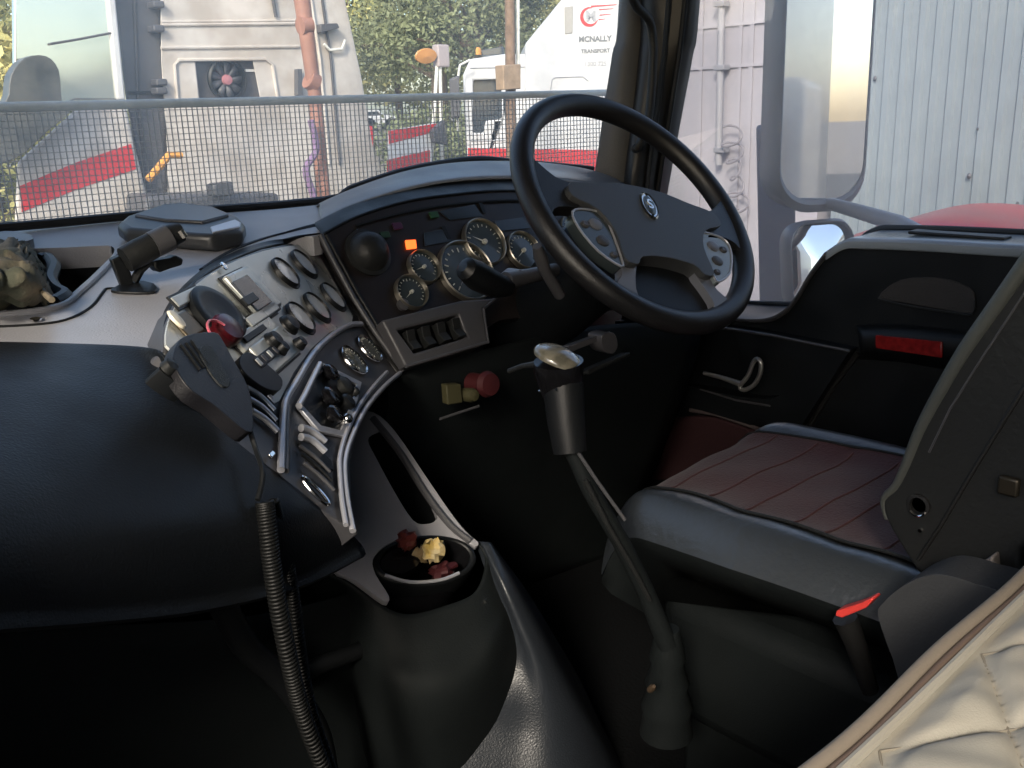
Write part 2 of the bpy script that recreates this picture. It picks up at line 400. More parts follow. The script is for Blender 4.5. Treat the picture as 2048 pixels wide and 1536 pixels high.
mb = MB(); mb.prism(Tp([(596, 138), (604, 138), (606, 190), (596, 190)], YT-.05), (0, .05, 0)); mb.build('hinge', K['dgrey'], wt)
# dark fairing between cab front and sleeper
mb = MB(); mb.prism(Tp([(202, -260), (320, -260), (322, 60), (330, 180), (338, 700), (300, 700), (290, 400), (250, 190)], YT+.06), (.55, 1.2, 0)); fr = mb.build('gap_fairing', K['dgrey'], wt, bevel=.02)
mb = MB(); mb.tube(Tp([(262, -200), (275, 180), (292, 400)], YT+.055), .012, 8); mb.build('fairing_rib', mat('fairing_rib', (.04, .04, .045), .5), fr)
mb = MB(); mb.tube(Tp([(255, 186), (325, 186)], YT+.05), .012, 8); mb.build('fairing_joint', K['black'], fr)
for v in (10, 58, 165, 182):
    mb = MB(); mb.box(T(312 if v < 100 else 318, v, YT+.0), .035, .05, .02); mb.build('hinge', K['dgrey'], fr, bevel=.01)
# cab front-left piece: glass above, white lower part with the red stripe
mb = MB(); mb.prism(Tp([(25, -260), (205, -260), (250, 200), (150, 200), (120, 215), (30, 200)], YT-.05), (0, .05, 0)); mb.build('windscreen', K['reflglass'], wt, bevel=.01)
mb = MB(); mb.prism(Tp([(190, -260), (206, -260), (252, 200), (236, 200)], YT-.08), (0, .08, 0)); mb.build('windscreen_pillar', K['white2'], wt, bevel=.012)
mb = MB(); mb.tube(Tp([(100, 88), (160, 78), (222, 66)], YT-.07), .007, 6); mb.build('wiper', K['dgrey'], wt)
low = MB(); low.prism(Tp([(165, 206), (250, 206), (300, 420), (310, 700), (60, 700), (28, 470), (34, 325)], YT-.05), (.3, .9, 0)); lw = low.build('cab_corner', K['white'], wt, bevel=.02)
mb = MB(); mb.prism(Tp([(40, 372), (150, 326), (262, 288), (272, 338), (150, 380), (44, 424)], YT-.056), (0, .004, 0)); mb.build('red_stripe', K['redp'], lw)
mb = MB(); mb.prism(Tp(smoothpoly([(10, 205), (22, 150), (50, 116), (92, 112), (118, 140), (124, 200), (140, 224), (96, 262), (30, 318), (-60, 330), (-60, 215)], 3), YT-.25), (0, .12, 0)); mb.build('mirror_cover', mat('mirror_cover', (.045, .05, .052), .35, col2=(.10, .10, .09), vscale=6), wt, bevel=.03)
mb = MB(); mb.prism(Tp([(292, 390), (560, 386), (560, 800), (292, 800)], YT-.35), (0, .33, 0)); mb.build('front_bumper', K['dgrey'], wt, bevel=.03)
mb = MB(); mb.prism(Tp([(425, 368), (468, 362), (470, 392), (428, 394)], YT-.45), (0, .1, 0)); mb.build('work_lamp', K['greyp'], wt, bevel=.02)
for xx in (T(150, 400).x, T(640, 400).x):
    for yy in (YT+.5, YT+2.2):
        mb = MB(); mb.lathe([(.12, -.14), (.44, -.14), (.5, -.1), (.5, .1), (.44, .14), (.12, .14)], (xx, yy, G+.5), (Vector((0, 1, 0)), Vector((0, 0, 1)), Vector((1, 0, 0))), 28); mb.build('wheel', K['tyre'], wt)
# yellow strap stand between
mb = MB(); mb.tube(Tp([(296, 360), (332, 318), (336, 310), (364, 311)], YT-.6), [.022, .022, .02, .018], 8); tag(mb.build('yellow_strap', K['orangep']), 'bent yellow bracket sticking up in front of the grey truck fairing', 'bracket')
# rust brown pole in front of the white truck
mb = MB(); mb.tube([T(590, -300, 5.4), T(604, 0, 5.4), T(630, 190, 5.4), T(650, 420, 5.4), PY(660, 700, 5.4)], [.055, .05, .042, .042, .042], 14)
pl_ = thing('rusty_pole', PY(660, 700, 5.4), 'rust red steel pole standing in front of the white truck cab', 'pole')
mb.build('post', K['rust'], pl_)
mb = MB(); mb.tube([T(616, 158, 5.4), T(632, 168, 5.4)], .06, 14); mb.build('collar', K['rust'], pl_)
mb = MB(); mb.tube([T(600, 52, 5.39), T(620, 50, 5.39)], .055, 14); mb.build('collar', K['rust'], pl_)
mb = MB(); mb.tube(smooth3 := [T(u, v, 5.3) for u, v in smoothpoly([(622, 240), (632, 300), (612, 340), (628, 400), (620, 470)], 6, False)], .022, 8)
tag(mb.build('purple_hose', K['purple']), 'purple hose dangling beside the rusty pole behind the wire guard', 'hose')

# --- red and white striped beam
YB = 9.0
bt = thing('striped_beam', (T(820, 300, YB).x, YB+.3, G), 'red and white striped beam end standing left of the white prime mover', 'barrier')
mb = MB(); mb.prism(Tp([(776, 262), (872, 246), (876, 272), (866, 300), (862, 352), (776, 370), (774, 330)], YB), (.35, .45, 0)); mb.build('beam', K['white2'], bt, bevel=.015)
mb = MB(); mb.prism(Tp([(777, 262), (872, 247), (874, 262), (778, 288)], YB-.006), (0, .004, 0)); mb.build('red_stripe', K['redp'], bt)
mb = MB(); mb.prism(Tp([(774, 320), (860, 300), (860, 340), (775, 358)], YB-.006), (0, .004, 0)); mb.build('red_stripe', K['redp'], bt)
mb = MB(); mb.prism(Tp([(866, 262), (890, 240), (895, 290), (870, 285)], YB-.1), (0, .08, 0)); mb.build('hitch_plate', K['dgrey'], bt, bevel=.01)
for u in (790, 850):
    P = T(u, 340, YB+.25); mb = MB(); mb.box((P.x, P.y, (P.z+G)/2), .06, .06, (P.z-G)/2); mb.build('leg', K['dgrey'], bt)
mb = MB(); mb.prism(Tp([(733, 252), (746, 252), (746, 312), (735, 312)], 10), (0, .1, 0)); 
rp = thing('red_marker_post', T(740, 312, 10)+Vector((0, 0, 0)), 'short red marker post at the right edge of the white truck', 'post')
mb.build('marker', K['redp'], rp); P = T(740, 312, 10.05); mb = MB(); mb.box((P.x, P.y, (P.z+G)/2), .03, .03, (P.z-G)/2); mb.build('stake', K['wood'], rp)

# --- white prime mover with lettering
YC = 8.0
PMN = Vector((-.66, -.75, 0)).normalized(); PMP = (PY(1120, 200, YC), PMN)
def T2(u, v, y=YC): return PN(u, v, PMP, -(y-YC))
def Tq(pts, y=YC): return [T2(u, v, y) for u, v in pts]
pm = thing('prime_mover', (T2(1080, 300).x+.4, T2(1080, 300).y+.5, G), 'clean white prime mover with red skirt and red wing logo on its sleeper', 'truck')
mb = MB(); mb.prism(Tq([(1050, 88), (1122, 0), (1150, -40), (1290, -40), (1290, 420), (1050, 420)], YC), -PMN*1.6); sb = mb.build('sleeper_box', K['white2'], pm, bevel=.03)
mb = MB(); mb.prism(Tq([(926, 150), (940, 118), (1010, 108), (1052, 108), (1052, 420), (936, 420), (930, 250)], YC+.1), -PMN*1.5,
   [Tq([(946, 160), (1003, 158), (1003, 238), (972, 240), (966, 266), (946, 266)], YC+.1)]); cb = mb.build('cab', K['white2'], pm, bevel=.02)
mb = MB(); mb.prism(Tq([(940, 152), (1010, 152), (1010, 275), (940, 275)], YC+.16), -PMN*.02); mb.build('side_window', K['darkglass'], cb)
mb = MB(); mb.prism(Tq([(936, 296), (1195, 300), (1195, 345), (936, 345)], YC-.01), -PMN*.012); mb.build('red_skirt', K['redp'], pm)
mb = MB(); mb.prism(Tq([(1129, 14), (1146, 12), (1145, 66), (1130, 68)], YC-.012), -PMN*.014); mb.build('vent_slot', mat('vent_grey', (.35, .34, .32), .6), sb, bevel=.004)
mb = MB(); mb.tube(Tq([(1101, 180), (1104, 160), (1110, 155), (1166, 153), (1176, 162)], YC-.004), .006, 6); mb.build('locker_outline', K['textl'], sb)
for (p, q) in (((940, 136), (1050, 134)), ((940, 282), (1050, 280))):
    mb = MB(); mb.tube(Tq([p, q], YC+.097), .008, 6); mb.build('body_line', K['textl'], cb)
mb = MB(); mb.prism(Tq([(960, 100), (1008, 92), (1010, 108), (962, 112)], YC+.5), -PMN*.2); mb.build('roof_lamp_bar', K['darkglass'], cb, bevel=.02)
P = T2(957, 104, YC+.4); mb = MB(); mb.lathe([(.045, -.03), (.045, .02), (.03, .05), (0, .055)], P, (Vector((1, 0, 0)), Vector(-PMN*1), Vector((0, 0, 1))), 16); mb.build('beacon', K['orangep'], cb)
mb = MB(); mb.tube(Tq([(940, 120), (920, 130), (912, 180), (916, 262)], YC-.1), .014, 8); mb.build('mirror_arm', K['rail'], cb)
mb = MB(); mb.prism(Tq([(898, 158), (918, 150), (920, 236), (902, 238)], YC-.16), -PMN*.06); mb.build('mirror', K['dgrey'], cb, bevel=.02)
# round winged M emblem and lettering
aX, aZ = Vector((1, 0, 0)), Vector((0, 0, 1)); aW = aZ.cross(PMN)*1.0
lc = T2(1180, 33, YC-.006)
def arc(c, r, a0, a1, w0, w1, n=24):
    o = []; i_ = []
    for k in range(n+1):
        t = k/n; an = R_(a0+(a1-a0)*t); w = w0+(w1-w0)*math.sin(math.pi*t)
        o.append(c+aW*((r+w/2)*math.cos(an))+aZ*((r+w/2)*math.sin(an))); i_.append(c+aW*((r-w/2)*math.cos(an))+aZ*((r-w/2)*math.sin(an)))
    return o+i_[::-1]
mb = MB(); mb.prism(arc(lc, .093, 75, 335, .006, .038), -PMN*.004)
for q, (du, dv, ln) in enumerate(((2, -22, 50), (18, -15, 28), (19, -4, 22), (17, 5, 14))):
    P = T2(1180+du, 33+dv, YC-.006); L_ = ln/FPX*11.2; h = .012 if q else .018
    mb.prism([P, P+aW*L_+aZ*h*.2, P+aW*L_*.95-aZ*h*.2, P-aZ*h], -PMN*.004)
mb.v = mb.v; mb.build('logo_ring', K['redp'], sb)
text_mb('M', .15, lc+aW*.01, aW, aZ, .003, .006).build('logo_letter', K['textl'], sb)
cx = T2(1190, 78, YC-.006)
text_mb('MCNALLY', .082, cx, aW, aZ, .003, .003).build('lettering', K['text'], sb)
text_mb('TRANSPORT', .058, T2(1191, 102, YC-.006), aW, aZ, .003, .002).build('lettering', K['text'], sb)
text_mb('1300 725', .068, T2(1191, 128, YC-.006), aW, aZ, .003, .001).build('lettering', K['textl'], sb)
for xx in (T(985, 300, YC).x, T2(1150, 300, YC).x):
    mb = MB(); mb.lathe([(.12, -.14), (.44, -.14), (.5, -.1), (.5, .1), (.44, .14), (.12, .14)], (xx, YC+.1, G+.5), (aX, aZ, Vector(-PMN*1)), 28); mb.build('wheel', K['tyre'], pm)

# timber pole with a fuse box
wp = thing('timber_pole', T(1024, 420, 7.2)+Vector((0, 0, 0)), 'brown timber pole with a meter box in front of the prime mover', 'pole'); 
a = T(1016, -300, 7.2); b = T(1024, 420, 7.2); b2 = Vector((b.x, b.y, G))
mb = MB(); mb.tube([a, b, b2], [.045, .055, .06], 12); mb.build('post', K['wood'], wp)
mb = MB(); mb.tube([T(1034, -300, 7.22), T(1036, 130, 7.22)], .02, 8); mb.build('conduit', K['rail'], wp)
mb = MB(); mb.prism(Tp([(1006, 130), (1042, 128), (1042, 178), (1008, 180)], 7.08), (0, .12, 0)); mb.build('meter_box', mat('tan_box', (.42, .30, .20), .7, var=.3), wp, bevel=.01)
# lamp head on a stand
lp = thing('work_light', (T(872, 200, 9.5).x, 9.5, G), 'amber round work light on a thin stand among the leaves', 'lamp')
ax2 = (Vector((1, 0, 0)), Vector((0, -.3, .95)).normalized(), Vector((0, -.95, -.3)).normalized())
P = T(852, 112, 9.5); mb = MB(); mb.lathe([(.05, -.10), (.14, -.02), (.165, 0), (.155, .012), (0, .03)], P, ax2, 24, 1, .55); mb.build('lamp_bowl', mat('amber_lens', (.6, .28, .09), .35), lp)
P = T(882, 112, 9.55); mb = MB(); mb.box(P, .09, .06, .13); mb.build('lamp_housing', mat('dusty_mauve_plastic', (.38, .33, .33), .6), lp, bevel=.02)
for (p, q) in (((874, 130), (862, 330)), ((880, 128), (884, 330))):
    mb = MB(); mb.tube([T(*p, 9.55), T(*q, 9.55), Vector((T(*q, 9.55).x, 9.55, G))], .022, 8); mb.build('stand', K['rail'], lp)

# ute in the distance
YU = 34
ut = thing('parked_ute', (T(762, 240, YU).x, YU+.5, G), 'small white utility vehicle parked far off under the trees', 'ute')
mb = MB(); mb.prism(Tp([(728, 242), (731, 222), (738, 219), (757, 219), (766, 229), (792, 232), (796, 250), (728, 254)], YU), (.9, 1.7, 0), [Tp([(735, 224), (756, 223), (762, 231), (735, 232)], YU)]); mb.build('body', K['white2'], ut, bevel=.03)
mb = MB(); mb.prism(Tp([(733, 222), (758, 221), (764, 233), (733, 234)], YU+.05), (.8, 1.6, 0)); mb.build('window', K['darkglass'], ut)
for u in (740, 782):
    P = T(u, 254, YU); mb = MB(); mb.lathe([(.1, -.1), (.36, -.1), (.36, .1), (.1, .1)], P+Vector((0, .1, 0)), (aX, aZ, Vector((0, 1, 0))), 20); mb.build('wheel', K['tyre'], ut)
mb = MB(); P0 = T(700, 262, YU); mb.add([(P0.x-14, 20, P0.z-.05), (P0.x+18, 20, P0.z-.05), (P0.x+18, 60, P0.z-.0), (P0.x-14, 60, P0.z)], [(0, 1, 2, 3)])
mb.add([(P0.x-14, 20, P0.z-.05), (P0.x+18, 20, P0.z-.05), (P0.x+18, 13, G), (P0.x-14, 13, G)], [(0, 1, 2, 3)])
tag(mb.build('bank', K['ground']), kind='structure')

# --- trees
def leaves(cs, n, size, seed):
    rs = np.random.RandomState(seed); V = []; F = []
    w = np.array([c[3]**2 for c in cs]); w /= w.sum(); idx = rs.choice(len(cs), n, p=w)
    C = np.array([c[:3] for c in cs])[idx]; Rr = np.array([c[3] for c in cs])[idx]
    d = rs.normal(size=(n, 3)); d /= np.linalg.norm(d, axis=1)[:, None]
    P = C+d*(Rr*rs.uniform(.45, 1.05, n))[:, None]*np.array([1, 1, .75])
    a = rs.normal(size=(n, 3)); a /= np.linalg.norm(a, axis=1)[:, None]
    b = np.cross(a, rs.normal(size=(n, 3))); b /= np.linalg.norm(b, axis=1)[:, None]
    s = size*rs.uniform(.5, 1.3, n)[:, None]
    q = np.stack([P-a*s, P+b*s*.45, P+a*s, P-b*s*.45], 1).reshape(-1, 3)
    return q, np.arange(4*n).reshape(n, 4)
def tree(x, y, h, rad, seed, label, leafmat, nleaf=7000, base=G, size=.11):
    rs = random.Random(seed)
    t = thing('gum_tree', (x, y, base), label, 'tree', 'trees beyond the parked trucks')
    mb = MB(); top = Vector((x+rs.uniform(-.5, .5), y, base+h*.75)); b0 = Vector((x, y, base))
    mid = b0.lerp(top, .5)+Vector((rs.uniform(-.3, .3), 0, 0))
    mb.tube([b0, mid, top], [.22, .15, .06], 10)
    cl = []
    for k in range(16):
        f = rs.uniform(.2, 1); an = rs.uniform(0, 6.28); rr = rad*rs.uniform(.35, 1)*(1.15-.55*f)
        s0 = b0.lerp(top, f*.9); e = s0+Vector((math.cos(an)*rr, math.sin(an)*rr, rs.uniform(.2, 1.0)))
        mb.tube([s0, s0.lerp(e, .5)+Vector((0, 0, .12)), e], [.07, .045, .02], 6)
        cl.append((e.x, e.y, e.z, rad*rs.uniform(.25, .5)))
        for _ in range(2): cl.append((e.x+rs.uniform(-.7, .7), e.y+rs.uniform(-.7, .7), e.z+rs.uniform(-.5, .5), rad*rs.uniform(.12, .28)))
    mb.build('trunk', K['bark'], t)
    q, f = leaves(cl, nleaf, size, seed)
    me = bpy.data.meshes.new('crown'); o0 = np.array([x, y, base]); me.from_pydata((q-o0).tolist(), [], f.tolist()); me.update(); me.materials.append(leafmat)
    o = bpy.data.objects.new('crown', me); COL.objects.link(o); o.parent = t
tb = P0.z
TR = [(712, 42, 'leaf_lit', 16, 5.5, 'gum tree painted sunlit yellow beside the right edge of the white truck'),
      (800, 44, 'leaf', 18, 6.5, 'dense dark green gum tree above the white ute'),
      (880, 18, 'leaf', 7.5, 2.6, 'deep green gum tree behind the amber work light'),
      (960, 15, 'leaf', 7, 2.2, 'green gum tree rising behind the cab of the prime mover'),
      (1060, 17, 'leaf_lit', 7.5, 2.6, 'sunlit yellow green gum tree left of the slanted sleeper roof'),
      (640, 46, 'leaf_lit', 19, 7, 'tall gum tree painted sunlit yellow half hidden by the white truck'),
      (-40, 11, 'leaf_lit', 5.5, 2.0, 'olive gum tree at the far left edge of the windscreen')]
for i, (u, y, lm, h, rad, lab) in enumerate(TR):
    P = PY(u, 240, y); tree(P.x, P.y, h, rad, 10+i, lab, K[lm], 17000, base=(tb if y > 13 else G), size=.06 if y < 30 else .13)
mb = MB(); q = [(PY(u, 250, 13).x, 12.6+random.uniform(0, 1), tb+random.uniform(-.2, .3), random.uniform(.4, .8)) for u in range(815, 1060, 22)]
qq, ff = leaves(q, 14000, .05, 77)
me = bpy.data.meshes.new('undergrowth'); o0 = np.array([0, 0, 0]); me.from_pydata(qq.tolist(), [], ff.tolist()); me.update(); me.materials.append(K['leaf'])
o = bpy.data.objects.new('undergrowth', me); COL.objects.link(o); tag(o, 'low green scrub along the bank behind the striped beam', 'scrub', kind='stuff')
# far woodland that closes the view
rs = np.random.RandomState(5); q = []
for k in range(90):
    an = R_(rs.uniform(-75, 62)); d = rs.uniform(34, 48)
    if abs(math.degrees(an)-34) < 7: d += 18
    q.append((math.sin(an)*d, math.cos(an)*d, G+rs.uniform(.5, 7.5), rs.uniform(1.6, 3.4)))
qq, ff = leaves(q, 52000, .22, 9)
me = bpy.data.meshes.new('woodland'); me.from_pydata(qq.tolist(), [], ff.tolist()); me.update(); me.materials.append(mat('woodland_leaf', (.17, .19, .09), .8, col2=(.62, .58, .28), vscale=.3))  # yellow blotches paint sun highlights into the far leaves
o = bpy.data.objects.new('woodland', me); COL.objects.link(o); tag(o, 'distant belt of trees closing the view behind the yard', 'woodland', kind='stuff')
for i, (x, y, lm, lab) in enumerate(((7.5, -13, 'leaf_lit', 'gum tree painted sunlit yellow green behind the yard, seen only in reflections'), (12, -10, 'leaf', 'dark gum tree behind the shed end, seen only in reflections'))):
    tree(x+5, y, 8, 3.2, 40+i, lab, K[lm], 9000, size=.12)
# grass patch by left truck
mb = MB(); mb.box((T(-40, 420, 8.5).x, 8.5, G+.02), 1.2, 2, .02); tag(mb.build('grass', K['grass']), 'green grass at the far left edge of the yard', 'grass', kind='stuff')

# --- things behind, seen in the door mirror
bk = thing('rear_truck', (3.6, -9, G), 'white truck seen only in the door mirror, parked behind', 'truck')
mb = MB(); mb.box((3.7, -9.5, -.75), 1.2, 1.4, 1.15); mb.build('cab', K['white2'], bk, bevel=.12)
mb = MB(); mb.box((3.7, -8.08, -.35), 1.0, .03, .30); mb.build('windscreen', K['darkglass'], bk, bevel=.02)
mb = MB(); mb.box((3.7, -8.08, -1.15), 1.05, .05, .35); mb.build('grille', K['dgrey'], bk, bevel=.02)
for xx in (2.8, 4.6):
    mb = MB(); mb.lathe([(.12, -.14), (.44, -.14), (.5, -.1), (.5, .1), (.44, .14), (.12, .14)], (xx, -9, G+.5), (Vector((0, 1, 0)), aZ, aX), 28); mb.build('wheel', K['tyre'], bk)

# =================================================================== TRUCK CAB SHELL
cabT = thing('truck_cab', (.65, .2, -1.02), 'dark interior shell of the truck cab with its windscreen and pillars', 'truck cab')
XR, XL, YR, ZR, ZF = 1.83, -.5, -1.15, .86, -1.02
mb = MB(); mb.box(((XR+XL)/2, .2, ZR+.03), (XR-XL)/2+.03, 1.38, .03); mb.build('roof', K['headliner'], cabT)
mb = MB(); mb.box(((XR+XL)/2, YR-.03, -.08), (XR-XL)/2, .03, .94); mb.build('rear_wall', K['headliner'], cabT)
mb = MB(); mb.box(((XR+XL)/2, .2, ZF-.03), (XR-XL)/2, 1.4, .03); mb.build('cab_floor', K['carpet'], cabT)
X = XL-.02
mb = MB(); mb.prism([(X, YR, ZF), (X, 1.6, ZF), (X, 1.6, ZR), (X, YR, ZR)], (-.04, 0, 0), [[(X, -.85, -.12), (X, .62, -.12), (X, .62, .62), (X, -.85, .62)]]); mb.build('side_wall', K['headliner'], cabT)  # unseen wall; opening shaped to light the quilt, closed low to darken the console
mb = MB(); mb.box((XR+.03, (YR+.42)/2, -.08), .03, (.42-YR)/2, .94); mb.build('side_wall', K['headliner'], cabT)
mb = MB(); mb.box((XR+.09, (YR-1.2+.42)/2, -.6), .02, (.42-YR+1.2)/2, 1.3); mb.build('outer_skin', mat('peach_lit_paint', (.85, .70, .56), .35, coat=.3), cabT)  # warm light on the cab side put into its paint colour
mb = MB(); mb.box(((XR+XL)/2, 1.62, -.6), (XR-XL)/2, .03, .42); mb.build('firewall', K['black'], cabT)
# windscreen glass
mb = MB(); rows = []
for z, y in ((-.19, 1.60), (.10, 1.555), (.40, 1.50), (.86, 1.41)):
    rows.append([(x, y-.05*((x-.66)/1.1)**2, z) for x in (-.5, 0, .66, 1.3, 1.74)])
mb.grid(rows, 5); mb.build('windscreen', K['glass'], cabT, solid=.005)
# right pillar: taupe trim, dark seals, door frame
def col3(f, pts): return [f(u, v) for u, v in pts]
vL = [(1262, -700), (1240, 0), (1226, 110), (1210, 210), (1192, 330), (1178, 372), (1150, 430)]
vM = [(1275, -700), (1262, 0), (1252, 110), (1244, 210), (1236, 330), (1240, 395), (1240, 440)]
vN = [(1330, -700), (1305, 0), (1300, 110), (1290, 210), (1278, 330), (1272, 400), (1270, 450)]
mb = MB(); rows = [[PY(*p, 1.50) for p in vL], [PY(*p, 1.462) for p in vM], [PY(*p, 1.45) for p in vN], [PY(p[0]+30, p[1], 1.49) for p in vN]]
mb.grid(rows, 5); mb.build('pillar_trim', K['pillar'], cabT, solid=.006)
vO = [(1310, -700), (1296, 0), (1290, 110), (1280, 210), (1266, 330), (1262, 400), (1262, 470)]
vQ = [(1425, -700), (1384, 0), (1370, 110), (1352, 210), (1330, 330), (1318, 400), (1310, 470)]
mb = MB(); pts = [PX(*p, 1.78) for p in vQ]; pts2 = [PY(*p, 1.43) for p in vO]
mb.grid([[p+Vector((.02, .06, 0)) for p in pts2], pts2, [p.lerp(q, .5)+Vector((0, -.015, 0)) for p, q in zip(pts2, pts)], pts, [p+Vector((.05, .02, 0)) for p in pts]], 5); mb.build('door_frame_pillar', K['rubber'], cabT, solid=.006)
for k, off in ((0, .35), (1, .72)):
    mb = MB(); mb.tube([p.lerp(q, off)+Vector((-.008, -.022, 0)) for p, q in zip(pts2, pts)], .006, 8); mb.build('rubber_seal', K['black' if k else 'leatherd'], cabT)
# grab handle on the pillar
mb = MB(); gp = [PY(u, v, 1.36) for u, v in smoothpoly([(1256, -30), (1272, 12), (1298, 40), (1306, 90), (1304, 160), (1298, 230), (1286, 270), (1276, 300)], 4, False)]
gp[0] += Vector((0, .08, 0)); gp[-1] += Vector((.05, .05, 0)); mb.tube(gp, .0095, 10); mb.build('grab_handle', K['leatherd'], cabT)
# roof header
mb = MB(); mb.box((.66, 1.40, .86), 1.2, .07, .05); mb.build('header_rail', K['headliner'], cabT, bevel=.02)

# stone guard outside the windscreen
sg = thing('stone_guard', (1.05, 1.78, -.62), 'fine wire stone guard with a dull round top rail across the windscreen', 'stone guard')
YG = 1.78
def gy(x): return YG-.05*((x-.7)/1.1)**2
mb = MB(); xs = np.linspace(-.35, PY(1212, 172, YG).x, 26); zr = PY(500, 203, YG).z
mb.tube([(x, gy(x), zr) for x in xs], .0085, 12); mb.build('top_rail', K['rail'], sg)
mb = MB(); xr = xs[-1]; mb.tube([(xr, gy(xr), zr), (xr, gy(xr), -.62)], .006, 10); mb.build('side_rail', K['rail'], sg)
mb = MB(); x = .20
while x < xr:
    mb.box((x+random.uniform(-.0006, .0006), gy(x), (zr-.60)/2), .0009, .0008, (zr+.60)/2); x += .0108
z = zr-.012
while z > -.60:
    mb.add([(a_, gy(a_)-.001, z+s) for a_ in np.linspace(.15, xr, 14) for s in (-.0008, .0008)], [(2*i, 2*i+2, 2*i+3, 2*i+1) for i in range(13)]); z -= .0108
mb.build('wire_mesh', K['wire'], sg)

# =================================================================== DASHBOARD
dash = thing('dashboard', (.9, 1.3, -1.0), 'wraparound black truck dashboard with silver gauge panel and instrument binnacle', 'dashboard')
TOPP = plane((0, 1.5, -.155), (0, -.13, 1))
n_c = Vector((.53, -.56, .63)).normalized(); CP = plane((.82, 1.17, -.385), n_c)
n_i = Vector((0, -math.sin(R_(60)), math.cos(R_(60)))); IP = plane((0, 1.3, -.165), n_i)
ca, cb_, cn = frame(CP); ia, ib, inn = frame(IP)
def C(u, v, off=0): return PN(u, v, CP, off)
def I(u, v, off=0): return PN(u, v, IP, off)
def TP(u, v, off=0): return PN(u, v, TOPP, off)

arcp = [(322, 706), (322, 655), (342, 605), (392, 552), (452, 514), (520, 488), (590, 474), (640, 468)]
# top sheet with the tray opening
outer = smoothpoly([(-420, 400), (0, 452), (300, 432), (480, 424), (636, 410)], 3, False)+smoothpoly([(660, 440), (640, 470), (590, 474), (520, 488), (452, 514), (392, 552), (342, 605), (322, 655), (322, 706)], 3, False)+[(300, 702), (200, 697), (0, 693), (-420, 690)]
hole = smoothpoly([(-420, 505), (60, 497), (190, 492), (222, 492), (228, 505), (205, 530), (160, 572), (110, 606), (0, 622), (-420, 622)], 3)
XE = -.49
def onTop(y): return Vector((XE, y, -.155+.13*(y-1.5)))
outer3 = [onTop(1.62)]+[TP(*p) for p in outer]+[onTop(TP(-700, 690).y)]
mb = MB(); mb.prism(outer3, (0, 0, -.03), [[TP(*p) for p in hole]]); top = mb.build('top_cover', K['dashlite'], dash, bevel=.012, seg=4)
# tray walls and floor
mb = MB(); hp_ = [TP(*p) for p in hole]; n = len(hp_)
mb.add(hp_+[p+Vector((0, .01, -.09)) for p in hp_], [(i, (i+1) % n, (i+1) % n+n, i+n) for i in range(n)]+[tuple(range(n, 2*n))]); mb.build('storage_tray', K['dashdark'], dash)
# panel seam line on the top cover and lip of tray
mb = MB(); mb.tube([TP(u, v, .001) for u, v in smoothpoly([(-60, 655), (60, 650), (130, 640), (180, 615), (205, 585), (215, 577), (250, 577)], 4, False)], .0016, 6); mb.build('cover_seam', K['black'], dash)
mb = MB(); mb.tube([TP(u, v, .002) for u, v in smoothpoly([(-100, 630), (0, 629), (115, 614), (165, 580), (212, 535), (236, 505)], 4, False)], .004, 8); mb.build('tray_lip', K['dashlite'], dash)
for u, v in ((72, 640), (447, 530-6)):
    P = TP(u, v, .002) if u < 100 else C(447, 533, .008)
    mb = MB(); mb.lathe([(.006, 0), (.006, .002), (.003, .003), (0, .002)], P, frame(TOPP) if u < 100 else (ca, cb_, cn), 14); mb.build('screw', K['chrome'], dash)
# black gasket line at the glass
mb = MB(); mb.tube([PY(u, v, 1.53) for u, v in smoothpoly([(-300, 470), (0, 455), (300, 428), (640, 402), (700, 378), (800, 344), (900, 324), (960, 318), (1010, 322), (1100, 330), (1185, 338)], 3, False)], .007, 8); mb.build('screen_gasket', K['rubber'], dash)

# binnacle brow
bA = [(636, 410), (700, 382), (800, 348), (900, 329), (1000, 325), (1100, 330), (1190, 346), (1250, 372), (1300, 410)]
bB = [(638, 424), (702, 394), (802, 361), (902, 344), (1002, 339), (1102, 343), (1180, 356), (1240, 382), (1296, 416)]
bC = [(642, 438), (706, 408), (806, 376), (904, 357), (1004, 351), (1104, 354), (1176, 366), (1232, 392), (1290, 424)]
bD = [(646, 470), (716, 434), (812, 404), (906, 390), (1004, 382), (1104, 386), (1180, 396), (1240, 416), (1300, 440)]
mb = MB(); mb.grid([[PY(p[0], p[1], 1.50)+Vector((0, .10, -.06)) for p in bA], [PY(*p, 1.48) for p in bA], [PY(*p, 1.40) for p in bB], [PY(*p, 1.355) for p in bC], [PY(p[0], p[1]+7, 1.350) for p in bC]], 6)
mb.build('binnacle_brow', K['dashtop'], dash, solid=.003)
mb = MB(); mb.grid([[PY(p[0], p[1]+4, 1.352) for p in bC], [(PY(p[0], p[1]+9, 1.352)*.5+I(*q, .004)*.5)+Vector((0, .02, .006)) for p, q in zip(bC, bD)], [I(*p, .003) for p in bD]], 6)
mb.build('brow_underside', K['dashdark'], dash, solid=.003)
# side brow round the silver panel: dark lip between top cover and panel
arcD = [(330, 700), (330, 655), (349, 608), (398, 558), (458, 522), (524, 497), (592, 484), (645, 480)]
mb = MB(); mb.grid([[TP(*p, .001) for p in arcp], [TP(*p, .001).lerp(C(*q), .45)+Vector((.002, .004, -.003)) for p, q in zip(arcp, arcD)], [C(*q, -.004) for q in arcD]], 5)
mb.build('panel_surround', K['black'], dash, solid=.004)
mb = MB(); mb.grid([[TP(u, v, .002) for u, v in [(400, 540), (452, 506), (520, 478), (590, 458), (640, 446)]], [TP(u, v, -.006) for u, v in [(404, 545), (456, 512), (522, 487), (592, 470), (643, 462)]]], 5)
mb.build('surround_shade_lip', K['dashdark'], dash, solid=.004)

